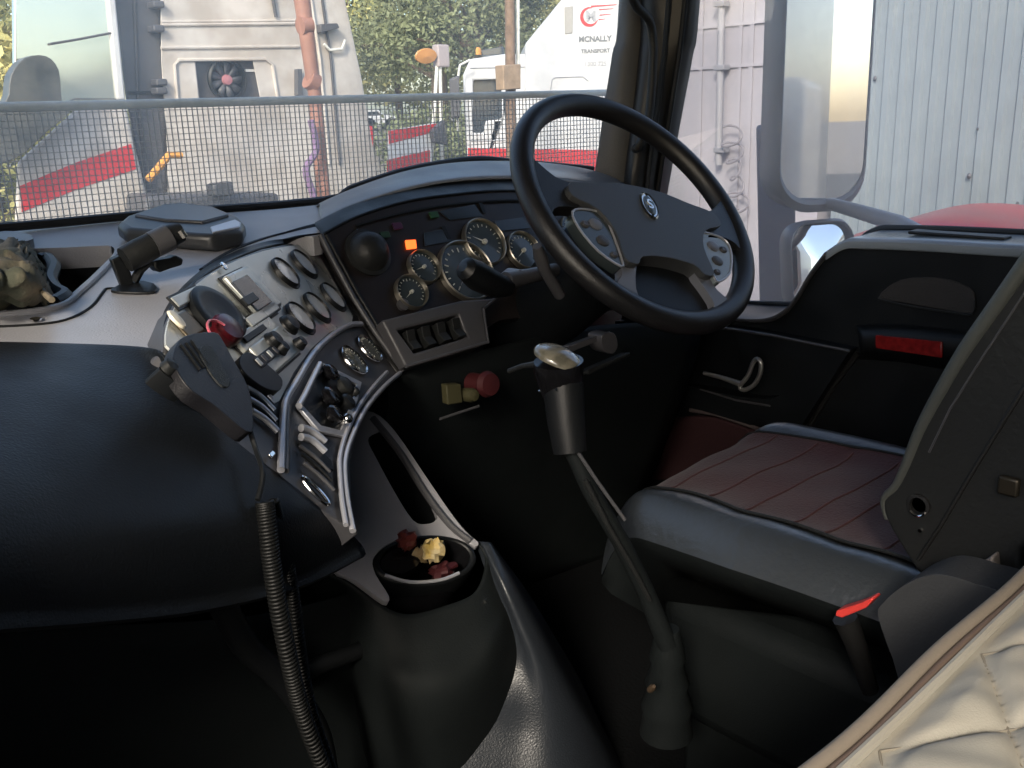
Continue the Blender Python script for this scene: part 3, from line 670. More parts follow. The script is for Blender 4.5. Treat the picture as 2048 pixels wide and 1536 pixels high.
# instrument panel
pan = [I(u, v) for u, v in [(645, 470), (716, 432), (812, 402), (906, 388), (1004, 380), (1104, 384), (1180, 394), (1250, 420), (1330, 470), (1360, 520), (1350, 600), (1000, 640), (800, 745), (775, 705)]]
mb = MB(); mb.prism(pan, -inn*.02); ip = mb.build('instrument_panel', K['panel'], dash)
mb = MB(); mb.tube([I(u, v, .002) for u, v in smoothpoly([(712, 452), (800, 428), (900, 410), (1000, 402), (1060, 402)], 4, False)], .003, 6); mb.build('panel_ridge', K['dashdark'], ip)
def gauge(P, fr, r, face, bez, name='gauge', needle=R_(200), marks='mark', parent=dash, depth=.010, w=.93):
    a, b, n = fr
    mb = MB(); mb.lathe([(r*w, .003), (r*(w+.02), depth), (r*(w+.05), depth+.0015), (r*(w+.09), depth), (r*(w+.11), 0)], P, fr, 40); g_ = mb.build(name, bez, parent)
    mb = MB(); mb.lathe([(r*(w+.03), 0), (r*(w+.01), .003), (0, .0035)], P, fr, 36); mb.build('dial', face, g_)
    mb = MB()
    for k in range(17):
        t = R_(225-270*k/16); d = a*math.cos(t)+b*math.sin(t); e = n.cross(d); l = .15 if k % 4 == 0 else .09
        mb.box(P+d*(r*(.8-l/2))+n*.0042, r*l/2, r*.018, .0003, (d, e, n))
    mb.build('dial_marks', K[marks], g_)
    if needle is None: return g_
    mb = MB(); d = a*math.cos(needle)+b*math.sin(needle); e = n.cross(d)
    mb.add([P+n*.006-d*r*.12-e*r*.05, P+n*.006-d*r*.12+e*r*.05, P+n*.006+d*r*.62], [(0, 1, 2)]); mb.lathe([(r*.12, .004), (r*.1, .009), (0, .010)], P, fr, 14); mb.build('needle', K['mark'], g_)
    return g_
FI = (ia, ib, inn); FC = (ca, cb_, cn)
for (u, v, r, nd) in ((820, 586, .029, 210), (845, 536, .029, 190), (930, 544, .054, 225), (966, 486, .043, 150), (1044, 503, .036, 210), (1150, 470, .04, 120)):
    gauge(I(u, v, .001), FI, r, K['faced'], K['bezel'], needle=R_(nd))
P = I(735, 506, .001)
mb = MB(); mb.lathe([(.040, 0), (.040, .004), (.034, .006), (.031, .014), (.024, .026), (.012, .032), (0, .033)], P, FI, 32); mb.build('headlamp_knob', K['leatherd'], dash)
P = I(804, 611, .001); mb = MB(); mb.lathe([(.010, 0), (.010, .006), (.006, .007), (0, .006)], P, FI, 18); mb.build('reset_button', K['greyp'], dash)
P = I(712, 462, .001); mb = MB(); mb.lathe([(.0035, 0), (.003, .002), (0, .003)], P, FI, 12); mb.build('screw', K['chrome'], dash)
mb = MB(); mb.prism([I(u, v, .004) for u, v in ((811, 480), (832, 479), (834, 496), (814, 498))], -inn*.003); mb.build('warning_lamp', K['orange'], dash, bevel=.001)
for q in (((848, 466), (892, 456), (905, 482), (850, 492)), ((878, 422), (950, 408), (966, 432), (900, 440)), ((988, 442), (1048, 434), (1062, 456), (1000, 462))):
    mb = MB(); mb.prism([I(u, v, .003) for u, v in q], -inn*.002); mb.build('display_window', K['lcd'], dash, bevel=.0015)
for q in (((882, 452), (890, 452), (902, 478), (896, 478)), ((957, 405), (965, 405), (972, 425), (966, 425))):
    mb = MB(); mb.prism([I(u, v, .004) for u, v in q], -inn*.003); mb.build('lamp_divider', K['black'], dash)
for k, (u, v) in enumerate(((770, 470), (795, 452), (868, 430))):
    mb = MB(); P = I(u, v, .003); mb.box(P, .009, .006, .0015, FI); mb.build('tell_tale', mat('tell_tale%d' % k, ((.02, .05, .03), (.05, .015, .05), (.015, .06, .02))[k], .3), dash, bevel=.001)

# switch pod below the instruments
pod = [(764, 640), (925, 600), (990, 596), (966, 618), (976, 684), (812, 733)]
mb = MB(); mb.prism([I(u, v, .028) for u, v in pod], -inn*.05, [[I(u, v, .028) for u, v in ((795, 660), (918, 628), (936, 674), (828, 706))]]); mb.build('switch_pod', K['greyp'], dash, bevel=.004)
mb = MB(); mb.prism([I(u, v, .006) for u, v in ((785, 652), (925, 620), (945, 680), (825, 715))], -inn*.01); mb.build('switch_well', K['black'], dash)
for k in range(4):
    P = I(826+30*k, 680-8*k, .024)
    mb = MB(); mb.add([P+ia*x+ib*y+inn*z for x, y, z in ((-.0085, -.017, -.012), (.0085, -.017, -.012), (.0085, .017, -.012), (-.0085, .017, -.012), (-.008, -.016, .006), (.008, -.016, .006), (.008, .0, -.002), (-.008, .0, -.002), (.008, .016, .004), (-.008, .016, .004))],
        [(0, 1, 5, 4), (4, 5, 6, 7), (7, 6, 8, 9), (9, 8, 2, 3), (1, 2, 8, 6, 5), (0, 4, 7, 9, 3)])
    mb.build('rocker_switch', K['leatherd'], dash, bevel=.001)
mb = MB(); mb.tube([I(u, v, .031) for u, v in ((812, 733), (976, 684), (967, 618), (990, 597))], .0028, 8); mb.build('pod_edge', K['greyp'], dash)

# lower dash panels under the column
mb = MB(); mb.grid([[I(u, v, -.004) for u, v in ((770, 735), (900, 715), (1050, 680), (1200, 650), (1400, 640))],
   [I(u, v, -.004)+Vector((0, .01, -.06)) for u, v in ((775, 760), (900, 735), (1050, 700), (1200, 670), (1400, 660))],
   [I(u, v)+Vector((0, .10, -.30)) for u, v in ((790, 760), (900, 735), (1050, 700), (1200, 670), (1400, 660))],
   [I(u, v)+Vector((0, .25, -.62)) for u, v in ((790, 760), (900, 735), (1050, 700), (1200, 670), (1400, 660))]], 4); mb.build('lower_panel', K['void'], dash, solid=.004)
LQ = plane(I(905, 790)+Vector((0, -.012, 0)), (0, -1, .15))
mb = MB(); mb.prism([PN(u, v, LQ) for u, v in ((893, 770), (922, 768), (926, 806), (896, 810))], (0, .015, 0)); mb.build('parking_brake_tag', K['yelk'], dash, bevel=.002)
P = PN(968, 768, LQ); mb = MB(); mb.lathe([(.018, -.03), (.016, 0), (.022, .008), (.018, .018), (0, .02)], P, frame(LQ), 20); mb.build('brake_valve_knob', K['redk'], dash)
P = PN(940, 790, LQ); mb = MB(); mb.lathe([(.010, -.03), (.012, .004), (.009, .012), (0, .014)], P, frame(LQ), 16); mb.build('brake_valve_knob', K['yelk'], dash)
mb = MB(); mb.tube([PN(880, 838, LQ, .01), PN(958, 812, LQ, .01)], .0022, 6); mb.build('shelf_edge', K['greyp'], dash)
# bracket bits on the column lower cover
mb = MB(); mb.prism([PY(u, v, .98) for u, v in ((1138, 692), (1222, 662), (1218, 674), (1142, 704))], (0, .02, -.004)); mb.build('column_bracket', K['greyp'], dash, bevel=.002)
mb = MB(); mb.prism([PY(u, v, .98) for u, v in ((1176, 740), (1260, 704), (1262, 712), (1178, 750))], (0, .02, -.004)); mb.build('column_bracket', K['leatherd'], dash, bevel=.002)
mb = MB(); mb.prism([PY(u, v, .97) for u, v in smoothpoly([(1204, 672), (1228, 666), (1236, 690), (1226, 708), (1208, 700)], 3)], (0, .03, 0)); mb.build('ignition_lock', K['greyp'], dash, bevel=.003)

# --- silver centre panel facing the driver
base = [(326, 702), (330, 655), (349, 608), (398, 558), (458, 522), (524, 497), (592, 484), (640, 478), (664, 520), (705, 600), (750, 672), (800, 742), (758, 785), (722, 845), (702, 920), (704, 1000), (718, 1068), (640, 1020), (560, 955), (470, 885), (395, 812)]
mb = MB(); mb.prism([C(*p) for p in base], -cn*.03); cpn = mb.build('centre_panel', K['greyp'], dash, bevel=.003)
sil = smoothpoly([(332, 690), (334, 655), (353, 610), (402, 561), (461, 526), (526, 502), (592, 490), (626, 490)], 3, False)+[(650, 530), (690, 602), (706, 632), (704, 644), (660, 664), (622, 698), (588, 744), (560, 800), (550, 806), (470, 780), (380, 740)]
mb = MB(); mb.prism([C(u, v, .004) for u, v in sil], -cn*.003); spn = mb.build('silver_fascia', K['silver'], dash, bevel=.001)
for (u, v, r) in ((569, 546, .0235), (606, 528, .0235), (599, 636, .0235), (632, 615, .0235), (664, 594, .0235)):
    mb = MB(); mb.lathe([(r*1.16, 0), (r*1.14, .0025), (0, .003)], C(u, v, .003)-ca*(r*.16)*(1 if ca.dot(CR) > 0 else -1)-cb_*(r*.10), FC, 32); mb.build('gauge_shadow', K['black'], dash)  # offset black disc paints the crescent shadow beside the gauge
    gauge(C(u, v, .006), FC, r, K['facew'], K['black'], needle=None, marks='markf', depth=.0045, w=.97)
for (u, v, r) in ((706, 722, .0245), (737, 699, .0245)):
    gauge(C(u, v, .002), FC, r, K['faceg'], K['chrome'], needle=None, depth=.0035, w=.96)
# trim ribs
def rib(pts, w, m, off=.004, sm=4, name='trim_rib'):
    mb = MB(); mb.tube([C(u, v, off) for u, v in (smoothpoly(pts, sm, False) if sm > 1 else pts)], w, 10); return mb.build(name, m, dash)
rib([(722, 648), (700, 650), (668, 668), (628, 706), (590, 768), (572, 800), (566, 840), (562, 940)], .0042, K['trim'], .006)
rib([(576, 812), (574, 860), (572, 942)], .0035, K['greyp'], .006)
rib([(800, 746), (768, 774), (730, 820), (702, 878), (690, 920), (690, 960), (696, 1010), (706, 1062)], .0036, K['trim'], .006)
rib([(774, 744), (748, 772), (716, 816), (692, 868), (680, 912), (680, 950), (684, 1000), (692, 1050)], .003, K['trim'], .006)
# seam between the two halves of the dash
mb = MB(); mb.tube([I(u, v, .004) for u, v in [(641, 470), (664, 516), (706, 594), (750, 664), (806, 742)]], .0045, 10); mb.build('seam_moulding', K['greyp'], dash)
mb = MB(); mb.tube([I(u, v, .006) for u, v in [(652, 470), (675, 512), (716, 588), (760, 660), (814, 736)]], .0028, 10); mb.build('seam_moulding', K['leatherd'], dash)
mb = MB(); mb.tube([C(u, v, -.002) for u, v in [(634, 478), (654, 524), (696, 604), (742, 676), (794, 746)]], .006, 10); mb.build('seam_moulding', K['rubber'], dash)
# raised head unit with screen
def cbox(u, v, w, h, d, m, name, bev=.002, parent=dash, off=.004, rot=0):
    P = C(u, v, off); a = ca*math.cos(rot)+cb_*math.sin(rot); b = cn.cross(a)
    if parent is dash and m is K['silver']:
        mb = MB(); mb.box(P+cn*.0012, w/2+.0028, h/2+.0028, .0012, (a, b, cn)); mb.build(name+'_surround', K['black'], parent, bevel=.0005)
    mb = MB(); mb.box(P+cn*(d/2), w/2, h/2, d/2, (a, b, cn)); return mb.build(name, m, parent, bevel=bev)
hu = cbox(500, 590, .078, .068, .010, K['silver'], 'head_unit', .004)
cbox(502, 587, .056, .046, .003, K['lcd'], 'screen', .001, hu, .0145)
cbox(496, 602, .040, .012, .005, K['black'], 'disc_slot', .001, hu, .0145)
cbox(468, 626, .012, .04, .004, K['silver'], 'button_row', .001, hu, .006)
r1 = cbox(517, 636, .105, .014, .010, K['silver'], 'ashtray_lid', .002)
r2 = cbox(506, 672, .120, .022, .008, K['silver'], 'radio_deck', .002)
cbox(508, 668, .07, .008, .003, K['black'], 'tape_slot', .001, r2, .013)
r3 = cbox(544, 706, .115, .042, .010, K['silver'], 'radio_unit', .003)
cbox(530, 716, .06, .014, .003, K['black'], 'display', .001, r3, .0145)
for u, v, r in ((576, 652, .013), (544, 684, .011), (560, 700, .008), (596, 690, .008)):
    mb = MB(); mb.lathe([(r*1.15, 0), (r*1.1, .003), (r, .004), (r*.85, .010), (0, .011)], C(u, v, .014), FC, 22); mb.build('radio_knob', K['black'], r3)
for k in range(5):
    P = C(516+11*k, 726-8*k, .0155); mb = MB(); mb.box(P, .004, .005, .003, FC); mb.build('radio_button', K['greyp' if k % 2 else 'silver'], r3, bevel=.001)
# black round cup with the dark red lens
mb = MB(); mb.lathe([(.038, 0), (.038, .008), (.034, .0105), (.026, .010), (.020, .008), (0, .007)], C(430, 632, .004), FC, 32, 1.15, 1); mb.build('ashtray_bowl', K['black'], dash)
mb = MB(); mb.lathe([(.019, 0), (.020, .010), (.017, .015), (.010, .017), (0, .0175)], C(444, 668, .006), FC, 30, 1.2, 1); mb.build('red_lens', K['redr'], dash)
mb = MB(); mb.tube([C(444, 668, .022)+ca*(.019*1.15*math.cos(t))+cb_*(.019*math.sin(t)) for t in np.linspace(R_(20), R_(170), 14)], .0016, 8); mb.build('red_rim', mat('red_rim', (.55, .12, .16), .15), dash)
P = C(352, 640, .008); mb = MB(); mb.lathe([(.008, 0), (.007, .003), (0, .004)], P, FC, 18, 1, 1.6); mb.build('lamp_lens', mat('cream_lens', (.8, .75, .6), .3), dash)
cbox(372, 596, .070, .014, .004, K['silver'], 'blank_plate', .002)
cbox(372, 652, .04, .03, .004, mat('brown_plate', (.10, .08, .05), .3, metal=.5), 'blank_plate', .002)
# black holder below the radio and vents
mb = MB(); mb.prism([C(u, v, .016) for u, v in smoothpoly([(482, 712), (505, 706), (548, 740), (566, 762), (556, 782), (520, 770), (484, 738)], 3)], -cn*.015); mb.build('cup_slot', K['black'], dash, bevel=.003)
for k in range(4):
    rib([(488+5*k, 752+23*k), (514+5*k, 768+23*k), (544+4*k, 800+21*k)], .0035, K['trim'], .006, 3, 'vent_slat')
for k in range(3):
    rib([(492+5*k, 762+23*k), (516+5*k, 779+23*k), (544+4*k, 812+21*k)], .0035, K['black'], .004, 3, 'vent_gap')
for k in range(2):
    rib([(602, 856+18*k), (624, 862+18*k), (650, 884+20*k)], .0045, K['trim'], .007, 3, 'vent_slat')
mb = MB(); mb.prism([C(u, v, .005) for u, v in ((600, 884), (625, 886), (662, 920), (668, 940), (640, 930))], -cn*.004); mb.build('vent_gap', K['black'], dash)
for k in range(3):
    rib([(600+4*k, 892+17*k), (628+4*k, 912+18*k), (660+4*k, 944+18*k)], .0022, K['greyp' if k != 1 else 'black'], .007, 3, 'vent_slat')
mb = MB(); P = C(631, 982, .004); mb.tube([P+ca*(.007*math.cos(t))*1+cb_*(.020*math.sin(t)) for t in np.linspace(0, 6.283, 25)[:-1]], .0022, 8, True); mb.build('chrome_loop', K['chrome'], dash)
cbox(540, 912, .012, .005, .004, K['chrome'], 'catch', .001)
# brake valve cluster
mb = MB(); mb.prism([C(u, v, .006) for u, v in ((640, 722), (724, 764), (716, 800), (690, 872), (640, 862), (598, 812))], -cn*.005, [[C(u, v, .006) for u, v in ((644, 732), (714, 768), (706, 800), (682, 860), (642, 850), (606, 810))]]); mb.build('valve_frame', K['trim'], dash, bevel=.001)
mb = MB(); mb.prism([C(u, v, .003) for u, v in ((642, 728), (718, 766), (710, 800), (686, 866), (642, 856), (602, 810))], -cn*.002); mb.build('valve_plate', K['black'], dash)
for (u, v, r, m) in ((652, 752, .012, 'gloss'), (682, 778, .013, 'leatherd'), (652, 800, .013, 'gloss'), (686, 812, .011, 'black'), (660, 836, .012, 'gloss'), (684, 846, .007, 'chrome'), (700, 792, .006, 'leatherd')):
    mb = MB(); mb.lathe([(r*.6, 0), (r*.6, .005), (r, .006), (r, .011), (r*.7, .014), (0, .0145)], C(u, v, .004), FC, 22); mb.build('valve_knob', K[m], dash)
rib([(598, 812), (610, 790), (640, 728)], .004, K['trim'], .010, 1, 'valve_frame_edge')

# --- passenger side lower bulge
def bl(row, ys): return [PY(u, v, y) for (u, v), y in zip(row, ys)]
e0 = [TP(-420, 692, .0), TP(-150, 692), TP(0, 692), TP(110, 695), TP(210, 699), TP(285, 704), C(330, 712)]
def mid(p, q, t, dy, dz): r = p.lerp(q, t); return r+Vector((0, dy, dz))
bot = [PY(-420, 1235, .60), PY(-150, 1226, .64), PY(0, 1216, .67), PY(200, 1206, .71), PY(400, 1188, .755), PY(590, 1146, .80), PY(718, 1086, .845)]
rgt = [C(330, 712), C(395, 812, -.002), C(470, 885, -.002), C(560, 955, -.002), C(640, 1020, -.002), C(718, 1072, -.002)]
rows = [e0]
N_ = 5
for i in range(1, N_):
    t = i/N_; row = []
    for j in range(7):
        if j == 6: row.append(rgt[i]); continue
        base_ = e0[j].lerp(bot[j], t)
        bul = math.sin(math.pi*min(1, .06+.8*t))*.055; w = (j/6)**5
        r0 = e0[6].lerp(bot[6], t); dev = rgt[i]-r0
        row.append(base_+Vector((0, -bul*(1-w), bul*.5*(1-w)))+dev*(j/6)**3)
    rows.append(row)
rows.append(bot)
for r_row in rows: r_row.insert(0, Vector((XE, r_row[0].y-.0, r_row[0].z)))
e0 = rows[0]; bot = rows[-1]
mb = MB(); mb.grid([[p+Vector((0, .02, -.001)) for p in e0]]+rows+[[p+Vector((0, .03, -.022)) for p in bot], [p+Vector((0, .35, -.05)) for p in bot]], 6)
mb.build('passenger_fascia', mat('fascia_vinyl', (.0065, .0080, .0100), .46, spec=.27, bump=.3, bscale=420, rvar=.08), dash, solid=.004)
mb = MB(); mb.lathe([(.004, 0), (.003, .002), (0, .002)], PY(455, 877, .93), frame(plane((0,0,0), (0, -1, .3))), 10); mb.build('screw', K['chrome'], dash)

# under dash ducting
mb = MB(); mb.tube([PY(u, v, .95) for u, v in smoothpoly([(430, 1180), (490, 1290), (550, 1345), (600, 1405), (640, 1480), (660, 1600)], 4, False)], .016, 12)
mb.tube([PY(u, v, 1.0) for u, v in ((560, 1370), (640, 1330), (745, 1290))], .012, 10); tag(mb.build('air_duct', K['black']), 'black bent air duct under the passenger side of the dashboard', 'duct')
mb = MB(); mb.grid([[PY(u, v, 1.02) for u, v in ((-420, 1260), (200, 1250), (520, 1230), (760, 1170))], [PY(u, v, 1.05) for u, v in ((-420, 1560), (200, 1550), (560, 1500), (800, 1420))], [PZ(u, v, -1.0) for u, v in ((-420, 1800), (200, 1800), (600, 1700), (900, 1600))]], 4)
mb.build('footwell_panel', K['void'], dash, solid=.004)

# =================================================================== CENTRE CONSOLE
con = thing('centre_console', (.75, .95, -1.02), 'grey and black centre console with an oblong slot and a round cup holder', 'console')
SP = plane(PZ(860, 1110, -.60), (-.10, -.62, .78))
def Q(u, v, off=0): return PN(u, v, SP, off)
outl = smoothpoly([(640, 880), (700, 830), (746, 824), (790, 862), (850, 950), (905, 1030), (935, 1066), (956, 1084), (952, 1092), (926, 1082), (880, 1072), (820, 1074), (772, 1090), (746, 1118), (752, 1150), (778, 1192), (768, 1202), (710, 1160), (660, 1130), (620, 1000)], 3)
slot = smoothpoly([(752, 866), (772, 866), (806, 915), (846, 975), (872, 1020), (872, 1040), (852, 1048), (826, 1040), (790, 985), (752, 915), (736, 880)], 3)
cup = [(850+90*math.cos(t)+6*math.sin(t), 1120+43*math.sin(t)-8*math.cos(t)) for t in np.linspace(0, 6.283, 33)[:-1]]
mb = MB(); mb.prism([Q(*p) for p in outl], -SP[1]*.012, [[Q(*p) for p in slot]]); mb.build('console_top', K['dashlite'], con, bevel=.004)
mb = MB(); sp_ = [Q(*p, -.001) for p in slot]; n = len(sp_); mb.add(sp_+[p+Vector((.0, .02, -.09)) for p in sp_], [(i, (i+1) % n, (i+1) % n+n, i+n) for i in range(n)]+[tuple(range(n, 2*n))]); mb.build('slot_well', K['black'], con)
mb = MB(); sp_ = [Q(*p, -.001) for p in cup]; n = len(sp_); ce = sum(sp_, Vector())/n; mb.add(sp_+[ce+(p-ce)*.85+Vector((.0, .03, -.07)) for p in sp_], [(i, (i+1) % n, (i+1) % n+n, i+n) for i in range(n)]+[tuple(range(n, 2*n))]); cupo = mb.build('cup_holder', K['gloss'], con)
c2 = sum([Q(*p) for p in cup], Vector())/len(cup)
mb = MB(); ring = [[c2+(Q(*p)-c2)*k+SP[1]*h for p in cup] for k, h in ((1.0, -.004), (1.02, .001), (1.12, .001), (1.17, -.006), (1.20, -.05))]
mb.v = [p for r in ring for p in r]; n = len(cup)
mb.f = [(q*n+i, q*n+(i+1) % n, (q+1)*n+(i+1) % n, (q+1)*n+i) for q in range(4) for i in range(n)]; mb.build('cup_holder_collar', K['black'], con, smooth=80)
mb = MB(); mb.tube([Q(u, v, .002) for u, v in smoothpoly([(745, 836), (800, 905), (850, 985), (900, 1050), (940, 1082)], 4, False)], .0055, 8); mb.build('edge_rib', K['greyp'], con)
mb = MB(); mb.tube([Q(u, v, .002) for u, v in smoothpoly([(770, 1150), (820, 1164), (880, 1160), (918, 1146)], 4, False)], .0025, 8); mb.build('cup_rim', K['trim'], con)
# console body: rim wraps round the front and right side and falls to the floor
rim = [Q(640, 1130), Q(700, 1160), Q(768, 1206), Q(820, 1224), Q(890, 1208), Q(950, 1182), Q(974, 1130), Q(966, 1090), Q(905, 1030), Q(850, 950), Q(790, 862)]
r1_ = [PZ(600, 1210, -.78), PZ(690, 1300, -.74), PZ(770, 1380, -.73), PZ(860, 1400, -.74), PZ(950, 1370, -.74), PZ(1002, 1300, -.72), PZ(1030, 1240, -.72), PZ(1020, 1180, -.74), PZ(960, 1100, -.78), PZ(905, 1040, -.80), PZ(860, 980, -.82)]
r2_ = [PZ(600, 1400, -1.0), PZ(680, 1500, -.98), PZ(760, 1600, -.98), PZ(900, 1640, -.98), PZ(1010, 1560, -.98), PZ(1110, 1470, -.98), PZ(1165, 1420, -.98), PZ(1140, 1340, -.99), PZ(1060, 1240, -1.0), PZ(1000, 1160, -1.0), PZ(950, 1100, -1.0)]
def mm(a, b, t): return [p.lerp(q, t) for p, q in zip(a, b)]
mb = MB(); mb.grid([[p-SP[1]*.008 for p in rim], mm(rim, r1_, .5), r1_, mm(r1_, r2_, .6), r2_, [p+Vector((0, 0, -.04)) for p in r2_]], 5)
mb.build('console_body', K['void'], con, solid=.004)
# grey rounded flank
fl = [(962, 1088), (990, 1170), (1020, 1260), (1062, 1340), (1120, 1430), (1170, 1560)]
cs = [Q(962, 1088), PZ(990, 1170, -.655), PZ(1022, 1255, -.735), PZ(1062, 1335, -.815), PZ(1110, 1425, -.90), PZ(1165, 1530, -.98)]
def zrow(pts): return [PZ(u, v, z) for u, v, z in pts]
fl_l = zrow([(952, 1082, -.612), (982, 1170, -.66), (1004, 1250, -.715), (1008, 1325, -.765), (972, 1392, -.80), (920, 1460, -.84), (860, 1580, -.90)])
fl_m = zrow([(966, 1084, -.606), (1010, 1170, -.650), (1046, 1250, -.705), (1080, 1325, -.760), (1104, 1400, -.815), (1120, 1480, -.87), (1130, 1600, -.94)])
fl_n = zrow([(980, 1086, -.612), (1034, 1170, -.672), (1086, 1262, -.745), (1130, 1345, -.815), (1170, 1425, -.88), (1205, 1505, -.94), (1240, 1620, -.99)])
fl_r = zrow([(984, 1092, -.66), (1050, 1180, -.76), (1108, 1275, -.86), (1158, 1360, -.95), (1196, 1440, -1.0), (1236, 1520, -1.02), (1280, 1640, -1.02)])
mb = MB(); mb.grid([fl_l, mm(fl_l, fl_m, .55), fl_m, fl_n, fl_r], 6); mb.build('flank', mat('console_flank', (.020, .024, .030), .34, bump=.3, bscale=420, rvar=.06), con, solid=.004, smooth=80)
mb = MB(); mb.prism([PZ(u, v, -.66) for u, v in ((952, 1184), (975, 1194), (972, 1202), (950, 1192))], (0, 0, -.004)); mb.build('lock_tab', K['chrome'], con)
# sweet wrappers in the cup holder
def crumple(P, r, seed, m, name, lab, cat, sq=(1, 1, 1)):
    rs = random.Random(seed); mb = MB(); rows = []
    for i in range(9):
        row = []
        for j in range(13):
            th = math.pi*i/8; ph = 2*math.pi*j/12; rr = r*rs.uniform(.6, 1.2) if 0 < i < 8 else r*.7
            if j == 12: row.append(row[0]); continue
            row.append(P+Vector((rr*math.sin(th)*math.cos(ph)*sq[0], rr*math.sin(th)*math.sin(ph)*sq[1], rr*math.cos(th)*sq[2])))
        rows.append(row)
    mb.grid(rows, 1); return tag(mb.build(name, m, smooth=12), lab, cat, 'wrappers in the cup holder')
crumple(Q(868, 1100, .016), .017, 3, K['yellow'], 'sweet_wrapper', 'crumpled yellow wrapper on top of the cup holder', 'wrapper', (1.0, .8, 1.1))
crumple(Q(813, 1080, .016), .016, 4, K['brownw'], 'sweet_wrapper', 'crumpled dark brown wrapper at the back left of the cup holder', 'wrapper', (1.1, .8, .9))
crumple(Q(884, 1140, -.006), .018, 6, K['redk'], 'sweet_wrapper', 'dark red wrapper low on the right inside the cup holder', 'wrapper', (1.3, .8, .6))
crumple(Q(840, 1110, -.004), .013, 8, mat('tan_wrapper', (.35, .25, .12), .4), 'sweet_wrapper', 'small tan wrapper squeezed between the brown and yellow ones', 'wrapper')
mb = MB(); P = Q(800, 1125, -.006); mb.lathe([(.022, -.02), (.025, 0), (.023, .006), (0, .008)], P, frame(SP), 24, 1.3, .8); tag(mb.build('drink_lid', K['gloss']), 'glossy black round lid lying in the left of the cup holder', 'lid')

# =================================================================== STEERING WHEEL
WC = Vector((1.184, .999, -.162)); tl, ln, rot = R_(49), R_(1.4), R_(-18)
wa = Vector((math.cos(ln), math.sin(ln), 0)); wb0 = Vector((-math.sin(ln), math.cos(ln), 0)); wb = wb0*math.cos(tl)+Vector((0, 0, 1))*math.sin(tl); wn = wa.cross(wb)
ra = wa*math.cos(rot)+wb*math.sin(rot); rb = wn.cross(ra); FW = (ra, rb, wn)
def Wp(x, y, z=0): return WC+ra*x+rb*y+wn*z
sw = thing('steering_wheel', WC-wn*.05, 'black four spoke steering wheel with a grey centre pad in front of the driver seat', 'steering wheel')
mb = MB(); mb.tube([Wp(.2165*math.cos(t), .2165*math.sin(t), 0) for t in np.linspace(0, 2*math.pi, 97)[:-1]], .0185, 20, True); mb.build('rim', K['rim'], sw)
pad2 = smoothpoly([(-.150, .004), (-.10, .014), (-.04, .026), (.04, .026), (.10, .014), (.150, .004), (.155, -.022), (.112, -.040), (.092, -.078), (.092, -.128), (.068, -.134), (.052, -.118), (.0, -.112), (-.052, -.118), (-.068, -.134), (-.092, -.128), (-.092, -.078), (-.112, -.040), (-.155, -.022)], 3)
mb = MB(); mb.prism([Wp(x, y, .022) for x, y in pad2], -wn*.034); hp2 = mb.build('centre_pad', K['hub'], sw, bevel=.010, seg=4)
for sgn in (-1, 1):
    # upper spokes
    mb = MB(); mb.prism([Wp(sgn*x, y, .012) for x, y in smoothpoly([(.130, .010), (.165, .020), (.200, .050), (.214, .045), (.218, -.03), (.214, -.085), (.205, -.080), (.188, -.046), (.160, -.036), (.135, -.030)], 3)], -wn*.024); mb.build('spoke', K['rim'], sw, bevel=.006)
    # lower spokes, grey
    mb = MB(); mb.prism([Wp(sgn*x, y, .010) for x, y in smoothpoly([(.060, -.124), (.088, -.128), (.098, -.150), (.122, -.176), (.112, -.192), (.060, -.210), (.058, -.205), (.078, -.182), (.070, -.150)], 3)], -wn*.018); mb.build('spoke', K['spoke'], sw, bevel=.005)
    # button pods
    pp = smoothpoly([(.100, -.044), (.132, -.040), (.160, -.050), (.158, -.080), (.135, -.118), (.100, -.140), (.094, -.125), (.094, -.080)], 3)
    mb = MB(); mb.prism([Wp(sgn*x, y, .016) for x, y in pp], -wn*.020); pd = mb.build('button_pod', mat('button_pod', (.035, .045, .048) if sgn < 0 else (.22, .26, .28), .25, coat=.5), sw, bevel=.004)  # left pod dark, right pod light: shade and light put into the colour
    mb = MB(); mb.tube([Wp(sgn*x, y, .017) for x, y in pp], .0018, 8, True); mb.build('pod_trim', K['trim'], pd)
    for (x, y, r) in ((.122, -.066, .013), (.118, -.096, .012), (.106, -.120, .007), (.143, -.070, .008)):
        mb = MB(); mb.lathe([(r, 0), (r*.95, .003), (r*.6, .005), (0, .0045)], Wp(sgn*x, y, .015), FW, 20, 1, .8); mb.build('button', K['spoke' if r > .0125 else 'greyp'], pd)
mb = MB(); mb.lathe([(.026, 0), (.027, .003), (.024, .005), (.022, .0035), (0, .0035)], Wp(0, -.012, .021), FW, 32, .62, 1.0); em = mb.build('oval_emblem', K['chrome'], hp2)
mb = MB(); mb.lathe([(.019, .0038), (.018, .0045), (0, .005)], Wp(0, -.012, .021), FW, 32, .6, 1.0); mb.build('emblem_field', mat('emblem_field', (.10, .12, .13), .3, metal=.4), hp2)
text_mb('S', .026, Wp(0, -.012, .0268), ra, rb, .001, .0004).build('emblem_letter', K['chrome'], hp2)
mb = MB(); mb.lathe([(.012, 0), (.013, .01), (.010, .018), (0, .02)], Wp(.01, .055, -.035), FW, 18); mb.build('column_bolt', K['chrome'], sw)
mb = MB(); mb.lathe([(.06, -.14), (.058, -.09), (.07, -.04), (.09, -.012)], Wp(0, -.03, 0), FW, 28); mb.build('boss', K['black'], sw)

mb = MB(); mb.prism([Wp(x, y, -.004) for x, y in smoothpoly([(-.085, -.105), (.085, -.105), (.082, -.15), (.07, -.196), (0, -.206), (-.07, -.196), (-.082, -.15)], 3)], -wn*.02); mb.build('hub_back_cover', K['black'], sw, bevel=.004)
